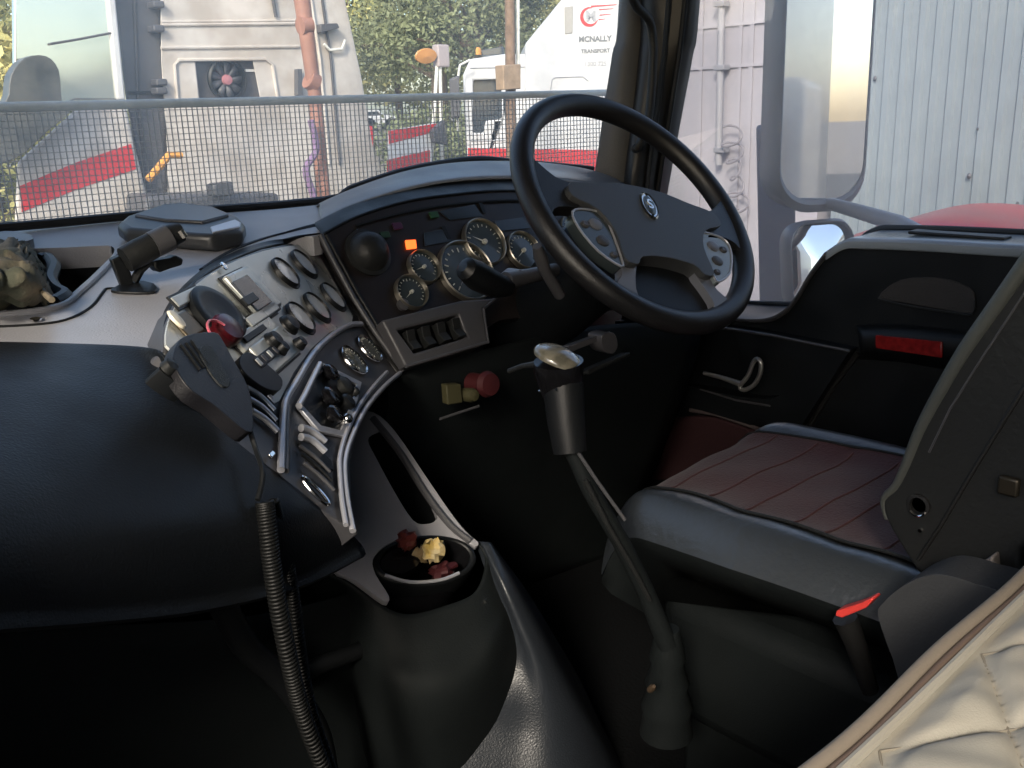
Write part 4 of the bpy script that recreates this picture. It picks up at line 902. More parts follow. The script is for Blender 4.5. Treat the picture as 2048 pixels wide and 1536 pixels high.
# steering column and stalks
scm = thing('steering_column', WC-wn*.3, 'black steering column shroud with stalks behind the wheel', 'steering column')
mb = MB(); mb.lathe([(.055, -.42), (.075, -.26), (.08, -.17), (.076, -.11), (.06, -.10)], Wp(0, -.01, 0), (wa, wb, wn), 28, 1.05, .95); mb.build('shroud', K['dashdark'], scm)
a = PY(1090, 512, 1.05); 
mb = MB(); pts_ = [PY(u, v, y) for u, v, y in ((1110, 540, 1.08), (1060, 552, 1.07), (1012, 562, 1.06))]; mb.tube(pts_, [.011, .012, .014], 12); st = mb.build('stalk', K['greyp'], scm)
mb = MB(); pts_ = [PY(u, v, y) for u, v, y in ((1016, 575, 1.06), (990, 570, 1.055), (955, 552, 1.05), (932, 537, 1.045), (926, 533, 1.045))]; mb.tube(pts_, [.014, .020, .022, .017, .008], 14); mb.build('stalk_tip', K['black'], st)
mb = MB(); pts_ = [PY(u, v, y) for u, v, y in ((1120, 590, 1.0), (1090, 540, .99), (1080, 512, .985), (1074, 492, .98))]; mb.tube(pts_, [.009, .009, .010, .007], 10); mb.build('stalk', K['greyp'], scm)
mb = MB(); mb.prism([PY(u, v, 1.06) for u, v in ((1018, 556), (1040, 538), (1062, 544), (1060, 566), (1032, 578))], (0, .03, 0)); mb.build('stalk_collar', K['spoke'], scm, bevel=.005)

# =================================================================== GEAR LEVER
gl_ = thing('gear_lever', PZ(1330, 1290, -.90), 'tall black gear lever with a glossy beige topped knob left of the driver seat', 'gear lever')
def GL(u, v, d): r = ray(u, v); return r*(d/CF.dot(r)) if True else r
D0 = 1.08
ga, gb, gn = Vector((CR.x, CR.y, 0)).normalized(), None, Vector((-.10, -.06, .99)).normalized()
gb = gn.cross(ga).normalized(); ga = gb.cross(gn)
kc = GL(1118, 745, D0)
mb = MB(); mb.lathe([(.020, -.030), (.025, -.012), (.0275, .004), (.0268, .014)], kc, (ga, gb, gn), 28, 1.05, 1.05); mb.build('knob', K['gloss'], gl_)
mb = MB()
rows = []
for i in range(6):
    t = i/5*math.pi/2; row = []
    for j in range(25):
        a_ = 2*math.pi*j/24; rr = .0275*math.cos(t)**.7; row.append(kc+ga*(rr*math.cos(a_))+gb*(rr*math.sin(a_))+gn*(.016+.014*math.sin(t)-.011*math.cos(a_)*math.cos(t)))
    rows.append(row)
mb.grid(rows, 2); mb.build('knob_cap', mat('knob_cap', (.20, .185, .14), .16, coat=.8, col2=(.09, .085, .065), vscale=60), gl_)
mb = MB(); mb.tube([GL(1078, 783, D0), GL(1118, 778, D0-.02)], [.0015, .004], 8); mb.build('range_switch', K['chrome'], gl_)
mb = MB(); mb.tube([GL(1018, 742, D0+.05), GL(1045, 732, D0+.03), GL(1075, 728, D0)], [.003, .003, .004], 8); mb.build('splitter_tab', K['leatherd'], gl_)
mb = MB(); mb.tube([GL(1126, 768, D0), GL(1132, 840, D0), GL(1140, 905, D0)], [.0235, .022, .019], 18); mb.build('grip', K['black'], gl_)
mb = MB(); mb.tube([GL(1138, 890, D0), GL(1180, 980, D0+.01), GL(1240, 1080, D0+.03), GL(1290, 1180, D0+.06), GL(1335, 1290, D0+.09)], [.009, .010, .0105, .011, .013], 14); mb.build('shaft', K['void'], gl_)
mb = MB(); mb.tube([GL(1156, 905, D0-.012), GL(1196, 965, D0), GL(1250, 1040, D0+.01)], .0022, 8); mb.build('air_line', K['greyp'], gl_)
mb = MB(); mb.tube([GL(1170, 960, D0-.02), GL(1215, 1050, D0), GL(1262, 1130, D0+.02), GL(1300, 1200, D0+.05)], .003, 8); mb.build('air_line', K['leatherd'], gl_)
mb = MB(); P = GL(1335, 1300, D0+.1); mb.lathe([(.034, -.12), (.030, -.09), (.033, -.08), (.025, -.055), (.028, -.045), (.020, -.02), (.023, -.01), (.014, .03)], P, (aX, Vector((0, 1, 0)), aZ), 20); mb.build('boot', K['void'], gl_)
mb = MB()
for u, v, r in ((1304, 1376, .004),):
    P = GL(u, v, D0+.02); mb.lathe([(r, -.008), (r, .004), (r*.5, .008), (0, .008)], P, frame(plane((0, 0, 0), (-.3, -.6, .7))), 10, 1, 1)
mb.build('linkage_bolt', mat('dull_brass', (.08, .055, .035), .5, metal=.4), gl_)

# =================================================================== DRIVER SEAT
ds = thing('driver_seat', (1.18, .55, -1.02), 'black leather driver seat with a maroon fabric cushion centre', 'seat')
sx0, sx1, sy0, sy1 = .935, 1.425, .30, .86
def seat_pt(s, t, off=0):
    """s across (-1 left .. 1 right), t along (0 back .. 1 front)"""
    sx = .26*s*(1-.06*max(0, t-.6)/.4)*(1-.15*(1-t)); x = 1.165+sx
    yf = .885+.030*(1-s*s)-.02*abs(s)**4+.02*s
    y = .30+(yf-.30)*t
    z = -.555+.030*math.exp(-((abs(s)-.82)/.20)**2)-.034*max(0, (abs(s)-.70)/.30)**2.2
    z += .010*math.sin(math.pi*min(t, 1)); z -= .085*max(0, (t-.86)/.14)**2.4
    if abs(s) < .74:
        z += .004*abs(math.cos(t*math.pi*4.0))**.6+.0022*math.sin(19*t+5*s)*math.sin(7*s+3*t)
    return Vector((x, y, z+off))
ss = [-1, -.97, -.92, -.85, -.78, -.7, -.62, -.55, -.45, -.3, -.15, 0, .15, .3, .45, .55, .62, .7, .78, .85, .92, .97, 1]
ts = [i/40 for i in range(41)]
def gridface(fn, ss, ts):
    mb = MB(); vs = [fn(s, t) for t in ts for s in ss]; n = len(ss)
    mb.add(vs, [(i*n+j, i*n+j+1, (i+1)*n+j+1, (i+1)*n+j) for i in range(len(ts)-1) for j in range(n-1)]); return mb
mb = gridface(seat_pt, ss, ts)
n = len(ss); per = [j for j in range(n)]+[i*n+n-1 for i in range(1, 41)]+[40*n+j for j in range(n-2, -1, -1)]+[i*n for i in range(39, 0, -1)]
pv = [mb.v[i] for i in per]; c_ = Vector((1.18, .58, 0)); k_ = len(pv)
cush = mb.build('cushion', K['leather'], ds, smooth=70, sub=1)
mb = MB(); lv = [(.006, .001), (.004, -.006), (.05, -.026), (.24, -.07)]
for ins, dz in lv: mb.v += [Vector((p.x+(c_.x-p.x)*ins, p.y+(c_.y-p.y)*ins*.7, p.z+dz)) for p in pv]
for q in range(len(lv)-1):
    for i in range(k_): j = (i+1) % k_; mb.f.append((q*k_+i, q*k_+j, (q+1)*k_+j, (q+1)*k_+i))
mb.f.append(tuple(range((len(lv)-1)*k_, len(lv)*k_)))
mb.build('shade_skirt', K['void'], ds, smooth=70)  # black skirt paints the shade below the cushion's lit bolster
mb = gridface(lambda s, t: seat_pt(s*(1+.22*(1-t)), t, .0035), [-.6+1.2*i/12 for i in range(13)], [.02+.93*i/60 for i in range(61)]); mb.build('fabric_centre', K['maroon'], cush, smooth=70)
for s in (-.6, .6):
    mb = MB(); mb.tube([seat_pt(s*(1+.22*(1-(.02+.93*i/30))), .02+.93*i/30, .004) for i in range(31)], .0025, 6); mb.build('seam', K['leatherd'], cush)
for t in (.16, .30, .42, .50, .62, .72, .84):
    mb = MB(); mb.tube([seat_pt(-.6+1.2*i/12, t+.012*math.cos(i/4), .0045) for i in range(13)], .0016, 6); mb.build('seam', mat('maroon_thread', (.085, .035, .035), .7), cush)
mb = MB(); mb.box((1.18, .56, -.78), .20, .23, .10); mb.build('seat_base', K['void'], ds, bevel=.03)
mb = MB(); mb.box((1.18, .56, -.95), .17, .20, .07); mb.build('seat_riser', K['void'], ds, bevel=.01)
# backrest: profile in side view, swept across
pf = [(2120, 430), (2048, 532), (1990, 615), (1930, 700), (1880, 785), (1840, 860), (1812, 930), (1790, 975), (1766, 1000), (1772, 1040), (1806, 1100), (1836, 1146)]
fr_ = [PX(u, v, .95) for u, v in smoothpoly(pf, 3, False)]
prof_ = [(p.y, p.z) for p in fr_]
bk_ = [(y-.13-.02*math.sin(3.1*i/len(prof_)), z-.01) for i, (y, z) in enumerate(prof_)]
mb = MB(); loop = [Vector((.95, y, z)) for y, z in prof_]+[Vector((.95, y, z)) for y, z in bk_[::-1]]
mb.prism(loop, (.46, 0, 0)); br = mb.build('backrest', K['leatherd'], ds, bevel=.022, seg=4)
mb = MB(); kk = len(prof_)-6; mb.tube([Vector((.954, y+.0005, z)) for y, z in prof_[:-6]], [.009-.0065*(i/kk)**2 for i in range(kk)], 10); mb.build('front_piping', K['piping'], br)
mb = MB(); mb.tube([PX(u, v, .948) for u, v in ((2090, 716), (2048, 776), (1950, 935), (1882, 1050), (1836, 1120))], .0022, 6); mb.build('shell_seam', K['rubber'], br)
mb = MB(); mb.tube([PX(u, v, .949) for u, v in ((2120, 470), (2040, 600), (1960, 722), (1900, 818), (1858, 905))], .0012, 6); mb.build('shell_seam', K['greyp'], br)
P = PX(1838, 1010, .949); axx = (Vector((0, 1, 0)), aZ, Vector((-1, 0, 0)))
mb = MB(); mb.lathe([(.0125, -.002), (.0125, .003), (.009, .0035), (.008, -.001), (0, -.001)], P, axx, 24); mb.build('pivot_hole', K['rubber'], br)
mb = MB(); mb.tube([P+Vector((-.004, .010*math.cos(t), .0115*math.sin(t))) for t in np.linspace(-2.6, -.7, 9)], .0012, 6); mb.build('pivot_ring', K['chrome'], br)
P = PX(1842, 1060, .948); mb = MB(); mb.lathe([(.003, 0), (.002, .003), (0, .003)], P, axx, 10); mb.build('screw', K['chrome'], br)
mb = MB(); mb.box(PX(2018, 972, .94), .004, .010, .010); mb.build('glint_block', mat('glint_bronze', (.05, .042, .03), .4, metal=.7), br, bevel=.003)  # small bronze block painting a dim glint on the backrest side
mb = MB(); mb.prism([PX(u, v, .93) for u, v in ((1930, 1150), (1985, 1110), (1992, 1190), (1960, 1180))], (.02, 0, 0)); mb.build('bracket', mat('bracket_grey', (.18, .16, .15), .5), br, bevel=.004)
# armrest / belt housing on the seat side
ar = smoothpoly([(1756, 1232), (1768, 1204), (1806, 1172), (1850, 1152), (1890, 1150), (1950, 1168), (2010, 1200), (2010, 1350), (1930, 1420), (1820, 1400), (1786, 1320)], 3)
mb = MB(); mb.prism([PX(u, v, .84) for u, v in ar], (.055, 0, 0)); mb.build('armrest', mat('armrest_grey', (.045, .047, .05), .45, bump=.3, bscale=300), ds, bevel=.014, seg=4)
bu = thing('seat_belt_buckle', PX(1690, 1225, .88)+Vector((0, 0, -.05)), 'seat belt buckle with a bright red release button beside the driver cushion', 'buckle')
mb = MB(); mb.prism([PX(u, v, .885) for u, v in ((1672, 1222), (1722, 1206), (1742, 1196), (1746, 1200), (1732, 1216), (1684, 1236), (1670, 1232))], (.018, 0, 0)); mb.build('release_button', mat('buckle_red', (.75, .06, .05), .4), bu, bevel=.003)
mb = MB(); mb.tube([PX(1690, 1236, .90), PX(1712, 1290, .91), PX(1740, 1380, .93)], [.014, .012, .010], 10); mb.build('buckle_stem', K['rubber'], bu)

# =================================================================== DRIVER DOOR
XD = 1.70
dr = thing('cab_door', (XD+.06, .9, -1.0), 'black driver door with stepped window sill, chrome handle and red reflector', 'door')
def D(u, v, x=XD): return PX(u, v, x)
sill = smoothpoly([(2300, 505), (2048, 497), (1850, 486), (1730, 482), (1690, 484), (1655, 505), (1625, 545), (1600, 588), (1572, 620), (1535, 636), (1480, 636), (1400, 630), (1320, 600), (1270, 560)], 3, False)
mb = MB(); mb.prism([D(*p) for p in sill]+[D(1220, 700), D(1260, 1150), D(1700, 1600), D(2300, 1600)], (.13, 0, 0)); mb.build('door_panel', K['dashdark'], dr, bevel=.008, seg=4)
# sill cap, sky reflection put into its blue grey, with a dark slot
cap = [Vector((XD-.004, p.y, p.z)) for p in [D(*q) for q in sill[:-6]]]
cap_l = cap[:16]; cap_r = cap[15:]
mb = MB(); mb.grid([[p+Vector((0, 0, -.008)) for p in cap_r[::3]], [p+Vector((.004, 0, .002)) for p in cap_r[::3]], [p+Vector((.128, 0, .006)) for p in cap_r[::3]]], 4); mb.build('sill_curve', K['greyp'], dr, solid=.004)
mb = MB(); cap_all = cap; cap = cap_l; mb.grid([[p+Vector((0, 0, -.014)) for p in cap[::3]], [p+Vector((.004, 0, .002)) for p in cap[::3]], [p+Vector((.07, 0, .004)) for p in cap[::3]], [p+Vector((.128, 0, .006)) for p in cap[::3]]], 4); mb.build('sill_cap', mat('sill_cap', (.24, .27, .30), .2, bump=.1, bscale=300), dr, solid=.004)
cap = cap_all; zc = D(1850, 486).z+.008
mb = MB(); a_ = D(1790, 484).y; b_ = D(1985, 492).y; mb.box((XD+.065, (a_+b_)/2, zc+.002), .018, abs(a_-b_)/2, .003); mb.build('sill_slot', K['rubber'], dr, bevel=.0025)
mb = MB(); mb.tube([p+Vector((.132, 0, .010)) for p in cap], .007, 8); mb.build('window_seal', K['rubber'], dr)
# glass
mb = MB(); gx = XD+.135; mb.add([(gx, .40, -.30), (gx, 1.52, -.55), (gx, 1.42, .86), (gx, .40, .86)], [(0, 1, 2, 3)]); mb.build('window_glass', K['sideglass'], dr, solid=.005)
# pocket
mb = MB(); mb.prism([D(u, v, XD-.004) for u, v in smoothpoly([(1756, 596), (1800, 560), (1880, 556), (1936, 574), (1950, 596), (1944, 626), (1880, 618), (1800, 604)], 3)], (.004, 0, 0)); mb.build('speaker_cover', mat('speaker_cover', (.030, .027, .026), .7, bump=1, bscale=500), dr, bevel=.002)
mb = MB(); mb.tube([D(u, v, XD-.005) for u, v in smoothpoly([(1756, 598), (1820, 612), (1900, 624), (1944, 628), (1950, 600)], 3, False)], .0022, 8); mb.build('speaker_lip', K['leatherd'], dr)
# armrest ledge with red reflector
mb = MB(); mb.grid([[D(u, v, XD) for u, v in ((1712, 652), (1800, 650), (1900, 660), (2200, 690))], [D(u, v, XD-.045) for u, v in ((1716, 662), (1800, 662), (1900, 670), (2200, 700))], [D(u, v, XD-.05) for u, v in ((1720, 700), (1800, 706), (1900, 716), (2200, 745))], [D(u, v, XD) for u, v in ((1720, 718), (1800, 722), (1900, 738), (2200, 770))]], 5); mb.build('armrest', K['black'], dr, solid=.003)
mb = MB(); mb.prism([D(u, v, XD-.066) for u, v in ((1750, 670), (1884, 684), (1884, 716), (1750, 696))], (.006, 0, 0)); rf = mb.build('red_reflector', mat('reflector_red', (.26, .015, .015), .25, var=.4, vscale=80), dr, bevel=.002)
mb = MB(); mb.lathe([(.012, 0), (.010, .008), (0, .010)], D(1732, 668, XD-.03), axx, 16); mb.build('lock_knob', K['gloss'], dr)
# lower map pocket panel and handle recess
lp_ = [(1230, 642), (1385, 648), (1540, 668), (1700, 700), (1662, 760), (1602, 852), (1500, 850), (1400, 820), (1240, 790)]
mb = MB(); mb.prism([D(u, v, XD-.035) for u, v in lp_], (.033, 0, 0), [[D(u, v, XD-.035) for u, v in smoothpoly([(1300, 690), (1404, 692), (1560, 712), (1590, 730), (1560, 790), (1500, 796), (1400, 776), (1300, 760)], 3)]]); mb.build('handle_panel', K['dashdark'], dr, bevel=.008)
mb = MB(); mb.tube([D(u, v, XD-.037) for u, v in ((1380, 646), (1540, 670), (1700, 702))], .003, 8); mb.build('panel_moulding', K['greyp'], dr)
mb = MB(); mb.tube([D(u, v, XD-.04) for u, v in ((1400, 778), (1470, 800), (1540, 812))], .0022, 8); mb.build('recess_edge', K['greyp'], dr)
hd = thing_parent = MB(); hd.tube([D(u, v, XD-.045) for u, v in ((1408, 746), (1440, 754), (1482, 768))], [.0045, .005, .007], 10); K['handle'] = mat('satin_handle', (.42, .41, .40), .3, metal=.7); h_ = hd.build('door_handle', K['handle'], dr)
mb = MB(); mb.tube([D(u, v, XD-.05) for u, v in smoothpoly([(1480, 772), (1496, 752), (1506, 726), (1514, 718), (1522, 726), (1520, 748), (1508, 770), (1488, 780)], 3)], .0048, 10, True); mb.build('handle_loop', K['handle'], h_)
# lower edge moulding and maroon kick panel
mb = MB(); mb.prism([D(u, v, XD-.02) for u, v in ((1390, 832), (1440, 838), (1540, 876), (1580, 900), (1400, 960), (1300, 960), (1330, 840))], (.018, 0, 0)); mb.build('kick_panel', mat('kick_maroon', (.035, .010, .012), .8, bump=.6, bscale=200), dr, bevel=.004)
mb = MB(); mb.tube([D(u, v, XD-.028) for u, v in ((1380, 820), (1430, 828), (1490, 848), (1556, 872))], .0045, 8); mb.build('kick_edge', mat('kick_edge', (.10, .08, .08), .5), dr)
mb = MB(); mb.tube([D(u, v, XD-.004) for u, v in ((1716, 706), (1668, 770), (1620, 850), (1600, 880))], .006, 8); mb.build('panel_gap', K['rubber'], dr)

# =================================================================== DOOR MIRRORS
def mirror(cu, cv, w, h, corner, X, name, label, curve=0, skew=0, depth=.13, nrm=(-.525, -.85, .01)):
    t = thing(name, PX(cu, cv, X)+Vector((.06, 0, -.3 if h > .3 else -.15)), label, 'mirror', 'mirrors on the driver door')
    n = Vector(nrm).normalized(); a = Vector((n.y, -n.x, 0)).normalized()*-1; b = n.cross(a)
    if a.dot(CR) < 0: a = -a; b = n.cross(a)
    if b.z < 0: b = -b
    P = PX(cu, cv, X)
    ou = rrect(P, a, b, w, h, corner, 7)
    mb = MB(); k = len(ou)
    c2 = P-n*depth
    r1 = [p for p in ou]; r2 = [P+(p-P)*1.06-n*.012 for p in ou]; r3 = [P+(p-P)*1.03-n*depth*.8 for p in ou]; r4 = [P+(p-P)*.88-n*depth for p in ou]
    vs = [P+(p-P)*.965-n*.004 for p in ou]+r1+r2+r3+r4
    fs = [(q*k+i, q*k+(i+1) % k, (q+1)*k+(i+1) % k, (q+1)*k+i) for q in range(4) for i in range(k)]+[tuple(range(4*k, 5*k))]
    mb.add(vs, fs); mb.build('housing', K['mhouse'], t, smooth=50)
    mb = MB(); gl = [P+(p-P)*.97-n*.005 for p in ou]
    if curve:
        vs = [P+n*(.0)-n*.003]; rings = 6
        for q in range(1, rings+1):
            for p in gl: vs.append(P+(p-P)*(q/rings)-n*(curve*(q/rings)**2+.003))
        fs = [(0, 1+i, 1+(i+1) % k) for i in range(k)]+[(1+q*k+i, 1+q*k+(i+1) % k, 1+(q+1)*k+(i+1) % k, 1+(q+1)*k+i) for q in range(rings-1) for i in range(k)]
        mb.add(vs, fs)
    else: mb.add(gl, [tuple(range(k))])
    mb.build('mirror_glass', K['mirror'], t, smooth=80)
    return t, P, a, b, n
m1, P1, a1, b1, n1 = mirror(1657, 130, .222, .64, .085, 2.12, 'door_mirror', 'tall rounded door mirror outside the driver window')
m2, P2, a2, b2, n2 = mirror(1648, 530, .18, .21, .05, 2.12, 'door_mirror', 'small bright convex door mirror below the tall one', .008, nrm=(-.40, -.90, .14), depth=.06)
mb = MB(); mb.prism([PX(u, v, 2.24) for u, v in ((1512, 250), (1590, 250), (1592, 640), (1520, 640))], (.03, .02, 0)); tag(mb.build('reflection_band', mat('reflection_mauve', (.22, .21, .24), .4), bevel=.01), 'mauve grey upright plate standing in for a window reflection left of the door mirrors', 'bracket')  # plate added for the translucent reflection running down the side window
mb = MB(); ap = [PX(u, v, x) for u, v, x in ((1585, 400, 2.16), (1640, 402, 2.16), (1720, 424, 2.1), (1800, 448, 2.02), (1880, 492, 1.94))]
mb.tube(ap, [.012, .014, .017, .019, .02], 12); tag(mb.build('mirror_support', K['mhouse']), 'dark grey arm carrying both mirrors above the door sill', 'mirror arm')

# =================================================================== THINGS ON THE DASH
# flat black organiser with a handle
ta, tb_, tn = frame(TOPP)
og = thing('navigation_unit', TP(360, 450), 'flat black navigation unit with a silver end slot lying on the dash top', 'navigation unit')
o1 = [(236, 440), (262, 430), (318, 411), (360, 406), (420, 413), (470, 432), (484, 444), (420, 452), (400, 458), (250, 452)]
o1 = [(234, 446), (250, 432), (322, 408), (368, 404), (428, 411), (478, 432), (490, 446), (484, 458), (424, 470), (395, 468), (248, 456)]
mb = MB(); mb.prism([TP(u, v, .026) for u, v in o1], (0, 0, -.024)); ob = mb.build('case', mat('unit_case', (.035, .037, .04), .35, bump=.1, bscale=300), og, bevel=.008, seg=4)
mb = MB(); mb.prism([TP(u, v, .030) for u, v in ((268, 428), (322, 410), (368, 407), (426, 414), (458, 428), (405, 442), (330, 438))], (0, 0, -.006)); mb.build('lid', mat('unit_lid', (.07, .072, .078), .3), ob, bevel=.004)
mb = MB(); mb.prism([TP(u, v, .029) for u, v in ((420, 453), (470, 438), (482, 444), (480, 452), (425, 464))], (0, 0, -.004)); mb.build('end_slot', K['trim'], ob, bevel=.002)
# phone mount
ph = thing('phone_mount', TP(260, 575), 'black phone holder with a swivel clamp screwed to the dash top', 'phone holder')
mb = MB(); mb.prism([TP(u, v, .004) for u, v in smoothpoly([(222, 577), (262, 560), (308, 566), (310, 582), (270, 584), (230, 582)], 2)], (0, 0, -.003)); mb.build('base_plate', K['black'], ph, bevel=.001)
def TH(u, v, y): return PY(u, v, y)
yb = TP(258, 575).y
mb = MB(); mb.prism([TH(u, v, yb) for u, v in ((222, 520), (240, 512), (262, 545), (270, 580), (246, 580), (236, 556))], (.004, .02, 0)); mb.build('upright', K['black'], ph, bevel=.002)
mb = MB(); mb.tube([TH(u, v, yb-.01) for u, v in ((250, 520), (278, 505), (310, 488), (345, 470), (362, 464))], [.016, .017, .016, .014, .012], 16); cl_ = mb.build('clamp_body', K['leatherd'], ph)
mb = MB(); mb.tube([TH(u, v, yb-.012) for u, v in ((305, 490), (338, 474))], .0165, 16); mb.build('clamp_sleeve', K['greyp'], cl_)
mb = MB(); mb.tube([TH(u, v, yb-.02) for u, v in ((358, 460), (368, 474))], .005, 8); mb.build('clamp_tip', K['chrome'], cl_)
mb = MB(); mb.prism([TH(u, v, yb-.005) for u, v in ((306, 522), (340, 516), (352, 510), (368, 518), (366, 530), (340, 538), (318, 546), (308, 536))], (0, .02, 0)); mb.build('thumb_screw', K['black'], ph, bevel=.003)
mb = MB(); mb.tube([TH(300, 520, yb), TH(280, 540, yb), TH(268, 562, yb+.004)], .006, 8); mb.build('arm', K['black'], ph)
# camouflage hat in the tray
ht = thing('camouflage_hat', TP(20, 600), 'brown and green camouflage hat stuffed into the dash tray', 'hat')
rows = []
hpts = [[(-160, 520), (-60, 492), (10, 484), (40, 488), (60, 500)], [(-160, 560), (-60, 530), (10, 520), (56, 524), (74, 528)], [(-160, 590), (-60, 575), (10, 566), (66, 566), (92, 570)], [(-160, 618), (-60, 612), (10, 608), (80, 602), (108, 602)]]
hd_ = [[.0, .02, .03, .015, -.02], [.03, .05, .06, .05, .0], [.035, .055, .05, .045, .0], [.0, .01, .01, .01, -.01]]
for i, r in enumerate(hpts):
    rows.append([TP(u, v, hd_[i][j]) for j, (u, v) in enumerate(r)])
mb = MB(); mb.grid(rows, 12)
mb.v = [p+Vector((.004*math.sin(150*p.y+60*p.x), 0, .006*math.sin(110*p.x+70*p.y)*math.sin(160*p.y-50*p.x)+.003*math.sin(300*p.x+200*p.y))) for p in mb.v]
mb.build('crown', K['camo'], ht, solid=.006, smooth=80)
mb = MB(); mb.tube([TP(u, v, .03) for u, v in smoothpoly([(-40, 500), (20, 496), (58, 506), (66, 540), (84, 580), (104, 600)], 4, False)], .0035, 6); mb.build('brim_piping', K['camo'], ht)
mb = MB(); mb.tube([TP(u, v, .0) for u, v in smoothpoly([(78, 520), (95, 518), (108, 535), (100, 560), (112, 580), (130, 592), (108, 606)], 4, False)], .009, 8); tag(mb.build('black_cable', K['black']), 'thick black cable looped in the dash tray beside the hat', 'cable')
mb = MB(); mb.prism([TP(u, v, .012) for u, v in smoothpoly([(-30, 470), (10, 462), (50, 466), (66, 478), (20, 486), (-30, 486)], 3)], (0, 0, -.012)); tag(mb.build('sunglasses_case', K['dashtop']), 'grey moulded case at the left end of the dash top', 'case')

# =================================================================== RADIO MICROPHONE
mc = thing('radio_microphone', C(430, 800, .06), 'black two way radio microphone clipped to the left edge of the silver gauge panel', 'microphone')
mo = [(352, 680), (380, 668), (424, 664), (440, 676), (462, 716), (488, 762), (502, 800), (508, 850), (506, 872), (492, 874), (462, 850), (420, 815), (380, 790), (352, 756), (338, 720)]
mb = MB(); mb.prism([C(424+(u-420)*.95, 768+(v-774)*.95, .034) for u, v in smoothpoly(mo, 2)], -cn*.016); mbd = mb.build('microphone_body', mat('microphone_plastic', (.008, .008, .010), .42, spec=.35, bump=.3, bscale=400), mc, bevel=.008, seg=4)
for (p, q) in (((362, 690), (400, 740)), ((372, 686), (408, 736)), ((382, 682), (416, 730))):
    mb = MB(); mb.tube([C(*p, .0345), C(*q, .0345)], .0016, 6); mb.build('speaker_rib', K['black'], mbd)
mb = MB(); mb.prism([C(u, v, .0355) for u, v in smoothpoly([(398, 700), (420, 690), (442, 724), (462, 764), (446, 774), (420, 744)], 3)], -cn*.003); mb.build('speaker_face', mat('microphone_face', (.018, .021, .021), .55, bump=1, bscale=600), mbd, bevel=.002)
mb = MB(); mb.prism([C(u+8, v, .026) for u, v in smoothpoly([(312, 740), (318, 728), (340, 716), (352, 740), (372, 776), (352, 770)], 3)], -cn*.02); mb.build('talk_button', K['black'], mc, bevel=.004)
mb = MB(); mb.lathe([(.008, 0), (.007, .008), (0, .01)], C(334, 738, .026), FC, 14); mb.build('hang_up_clip', K['leatherd'], mc)
# cord: straight lead then coil, hanging free
YCo = .66
p0 = C(500, 862, .026)
cpts = [p0, PY(512, 900, p0.y-.01), PY(524, 935, p0.y-.03), PY(524, 965, p0.y-.04), PY(515, 1000, p0.y-.05)]
mb = MB(); mb.tube([Vector(p) for p in smoothpoly([tuple(p) for p in cpts], 5, False)], .0028, 8); mb.build('lead', K['black'], mc)
def coil(pts, r, w, turns, name, parent, m):
    sp = [Vector(p) for p in smoothpoly([tuple(p) for p in pts], 10, False)]; n = turns*12; out = []
    for i in range(n+1):
        t = i/n*(len(sp)-1); k = min(int(t), len(sp)-2); P = sp[k].lerp(sp[k+1], t-k); d = (sp[k+1]-sp[k]).normalized()
        u = d.cross(Vector((0, 1, 0))).normalized(); v_ = d.cross(u); an = 2*math.pi*i/12
        out.append(P+u*(r*math.cos(an))+v_*(r*math.sin(an)))
    mb = MB(); mb.tube(out, w, 6); return mb.build(name, m, parent, smooth=80)
yq = p0.y-.05
kcord = mat('cord_plastic', (.005, .0055, .0055), .5, spec=.3)
coil([PY(530, 1005, yq), PY(540, 1100, yq-.01), PY(556, 1210, yq-.015), PY(580, 1330, yq-.01), PY(606, 1430, yq), PY(650, 1545, yq+.02), PY(690, 1640, yq+.05)], .0074, .0020, 92, 'coiled_cord', mc, kcord)
coil([PY(545, 1003, yq+.015), PY(566, 1080, yq+.02), PY(585, 1180, yq+.02), PY(600, 1300, yq+.02), PY(622, 1420, yq+.03), PY(665, 1545, yq+.04)], .005, .002, 90, 'coiled_cord', mc, kcord)

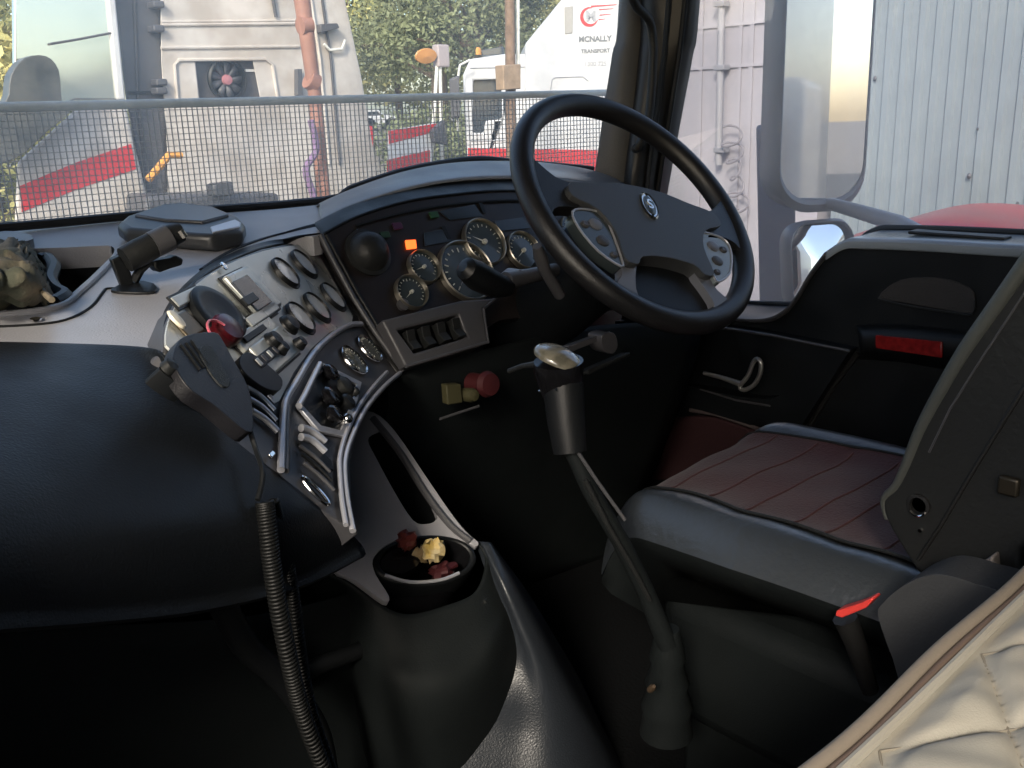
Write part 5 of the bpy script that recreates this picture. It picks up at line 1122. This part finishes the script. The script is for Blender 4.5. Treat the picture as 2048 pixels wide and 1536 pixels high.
# =================================================================== BUNK MATTRESS WITH QUILT
bm_ = thing('bunk_mattress', (.9, -.3, -.62), 'beige diamond quilted bunk mattress with tan piping in the lower right corner', 'mattress')
YQ, ZQ = .240, -.378
def quilt(x, y):
    # diamond quilting: stitched lines meet in points along the hem
    u = (x-.486)/.148; w_ = (y-.219)/(.148*.62); p = u+w_; q = u-w_
    dp = abs((p % 1)-.5)*2; dq = abs((q % 1)-.5)*2
    puff = ((1-dp**5)*(1-dq**5))**.8
    w = min(1, max(0, (.222-y)/.02))
    cr = .0004*math.sin(46*x+61*y)*math.sin(88*y-30*x)+.0009*math.sin(150*x+90*y)
    return ZQ-.004+(.0125*puff+cr*puff)*w
xs = np.concatenate([np.arange(-.2, .38, .012), np.arange(.38, .86, .0028), np.arange(.86, 1.78, .012)]); ys = np.concatenate([[YQ, YQ-.004, YQ-.008], np.arange(YQ-.012, .06, -.0028), np.arange(.06, -.30, -.010), np.arange(-.30, -.76, -.02)])
vs = []
for i, y in enumerate(ys):
    for x in xs:
        wob = .003*math.sin(9*x)+.002*math.sin(23*x)
        if i == 0: vs.append((x, y+wob, ZQ-.20))
        elif i == 1: vs.append((x, y+wob, ZQ-.012))
        else: vs.append((x, y+wob*max(0, 1-(YQ-y)/.1), quilt(x, y)))
n = len(xs); mb = MB(); mb.add(vs, [(i*n+j, i*n+j+1, (i+1)*n+j+1, (i+1)*n+j) for i in range(len(ys)-1) for j in range(n-1)]); mb.build('quilted_cover', K['quilt'], bm_, smooth=80)
mb = MB(); mb.tube([(x, YQ+.002+.003*math.sin(9*x)+.002*math.sin(23*x), ZQ-.002) for x in xs[::3]], .0052, 10); mb.build('piping', mat('tan_piping', (.23, .195, .155), .75, bump=.3, bscale=200), bm_)
mb = MB(); mb.tube([(x, YQ-.007+.003*math.sin(9*x)+.002*math.sin(23*x), ZQ-.004) for x in xs[::4]], .0045, 10); mb.build('shadow_groove', K['qshadow'], bm_)  # brown tube paints the shadow groove behind the piping
mb = MB(); mb.tube([(x, YQ-.0135+.002*math.sin(10*x), ZQ-.001) for x in xs[::4]], .0036, 8); mb.build('hem_roll', K['quilt'], bm_)
mb = MB()
for k in range(-3, 9):
    for sg in (-1, 1):
        x0 = .486+.148*k; pts = [(x0+sg*.148*t, .219-.148*.62*t) for t in np.linspace(0, 3, 60)]
        mb.tube([(x, y, quilt(x, y)+.0006) for x, y in pts], .0009, 6)
mb.build('stitching', mat('quilt_thread', (.24, .215, .17), .8), bm_)
mb = MB(); mb.box((.79, -.27, ZQ-.12), .98, .49, .09); mb.build('mattress_core', K['quilt'], bm_, bevel=.02)
mb = MB(); mb.box((.79, -.30, ZQ-.43), .98, .48, .20); mb.build('bunk_base', K['dashdark'], bm_, bevel=.02)

# =================================================================== lift everything from eye-relative heights to yard level
for o in list(COL.objects):
    if o.parent is None and o.type in ('MESH', 'EMPTY'): o.location.z += EYE
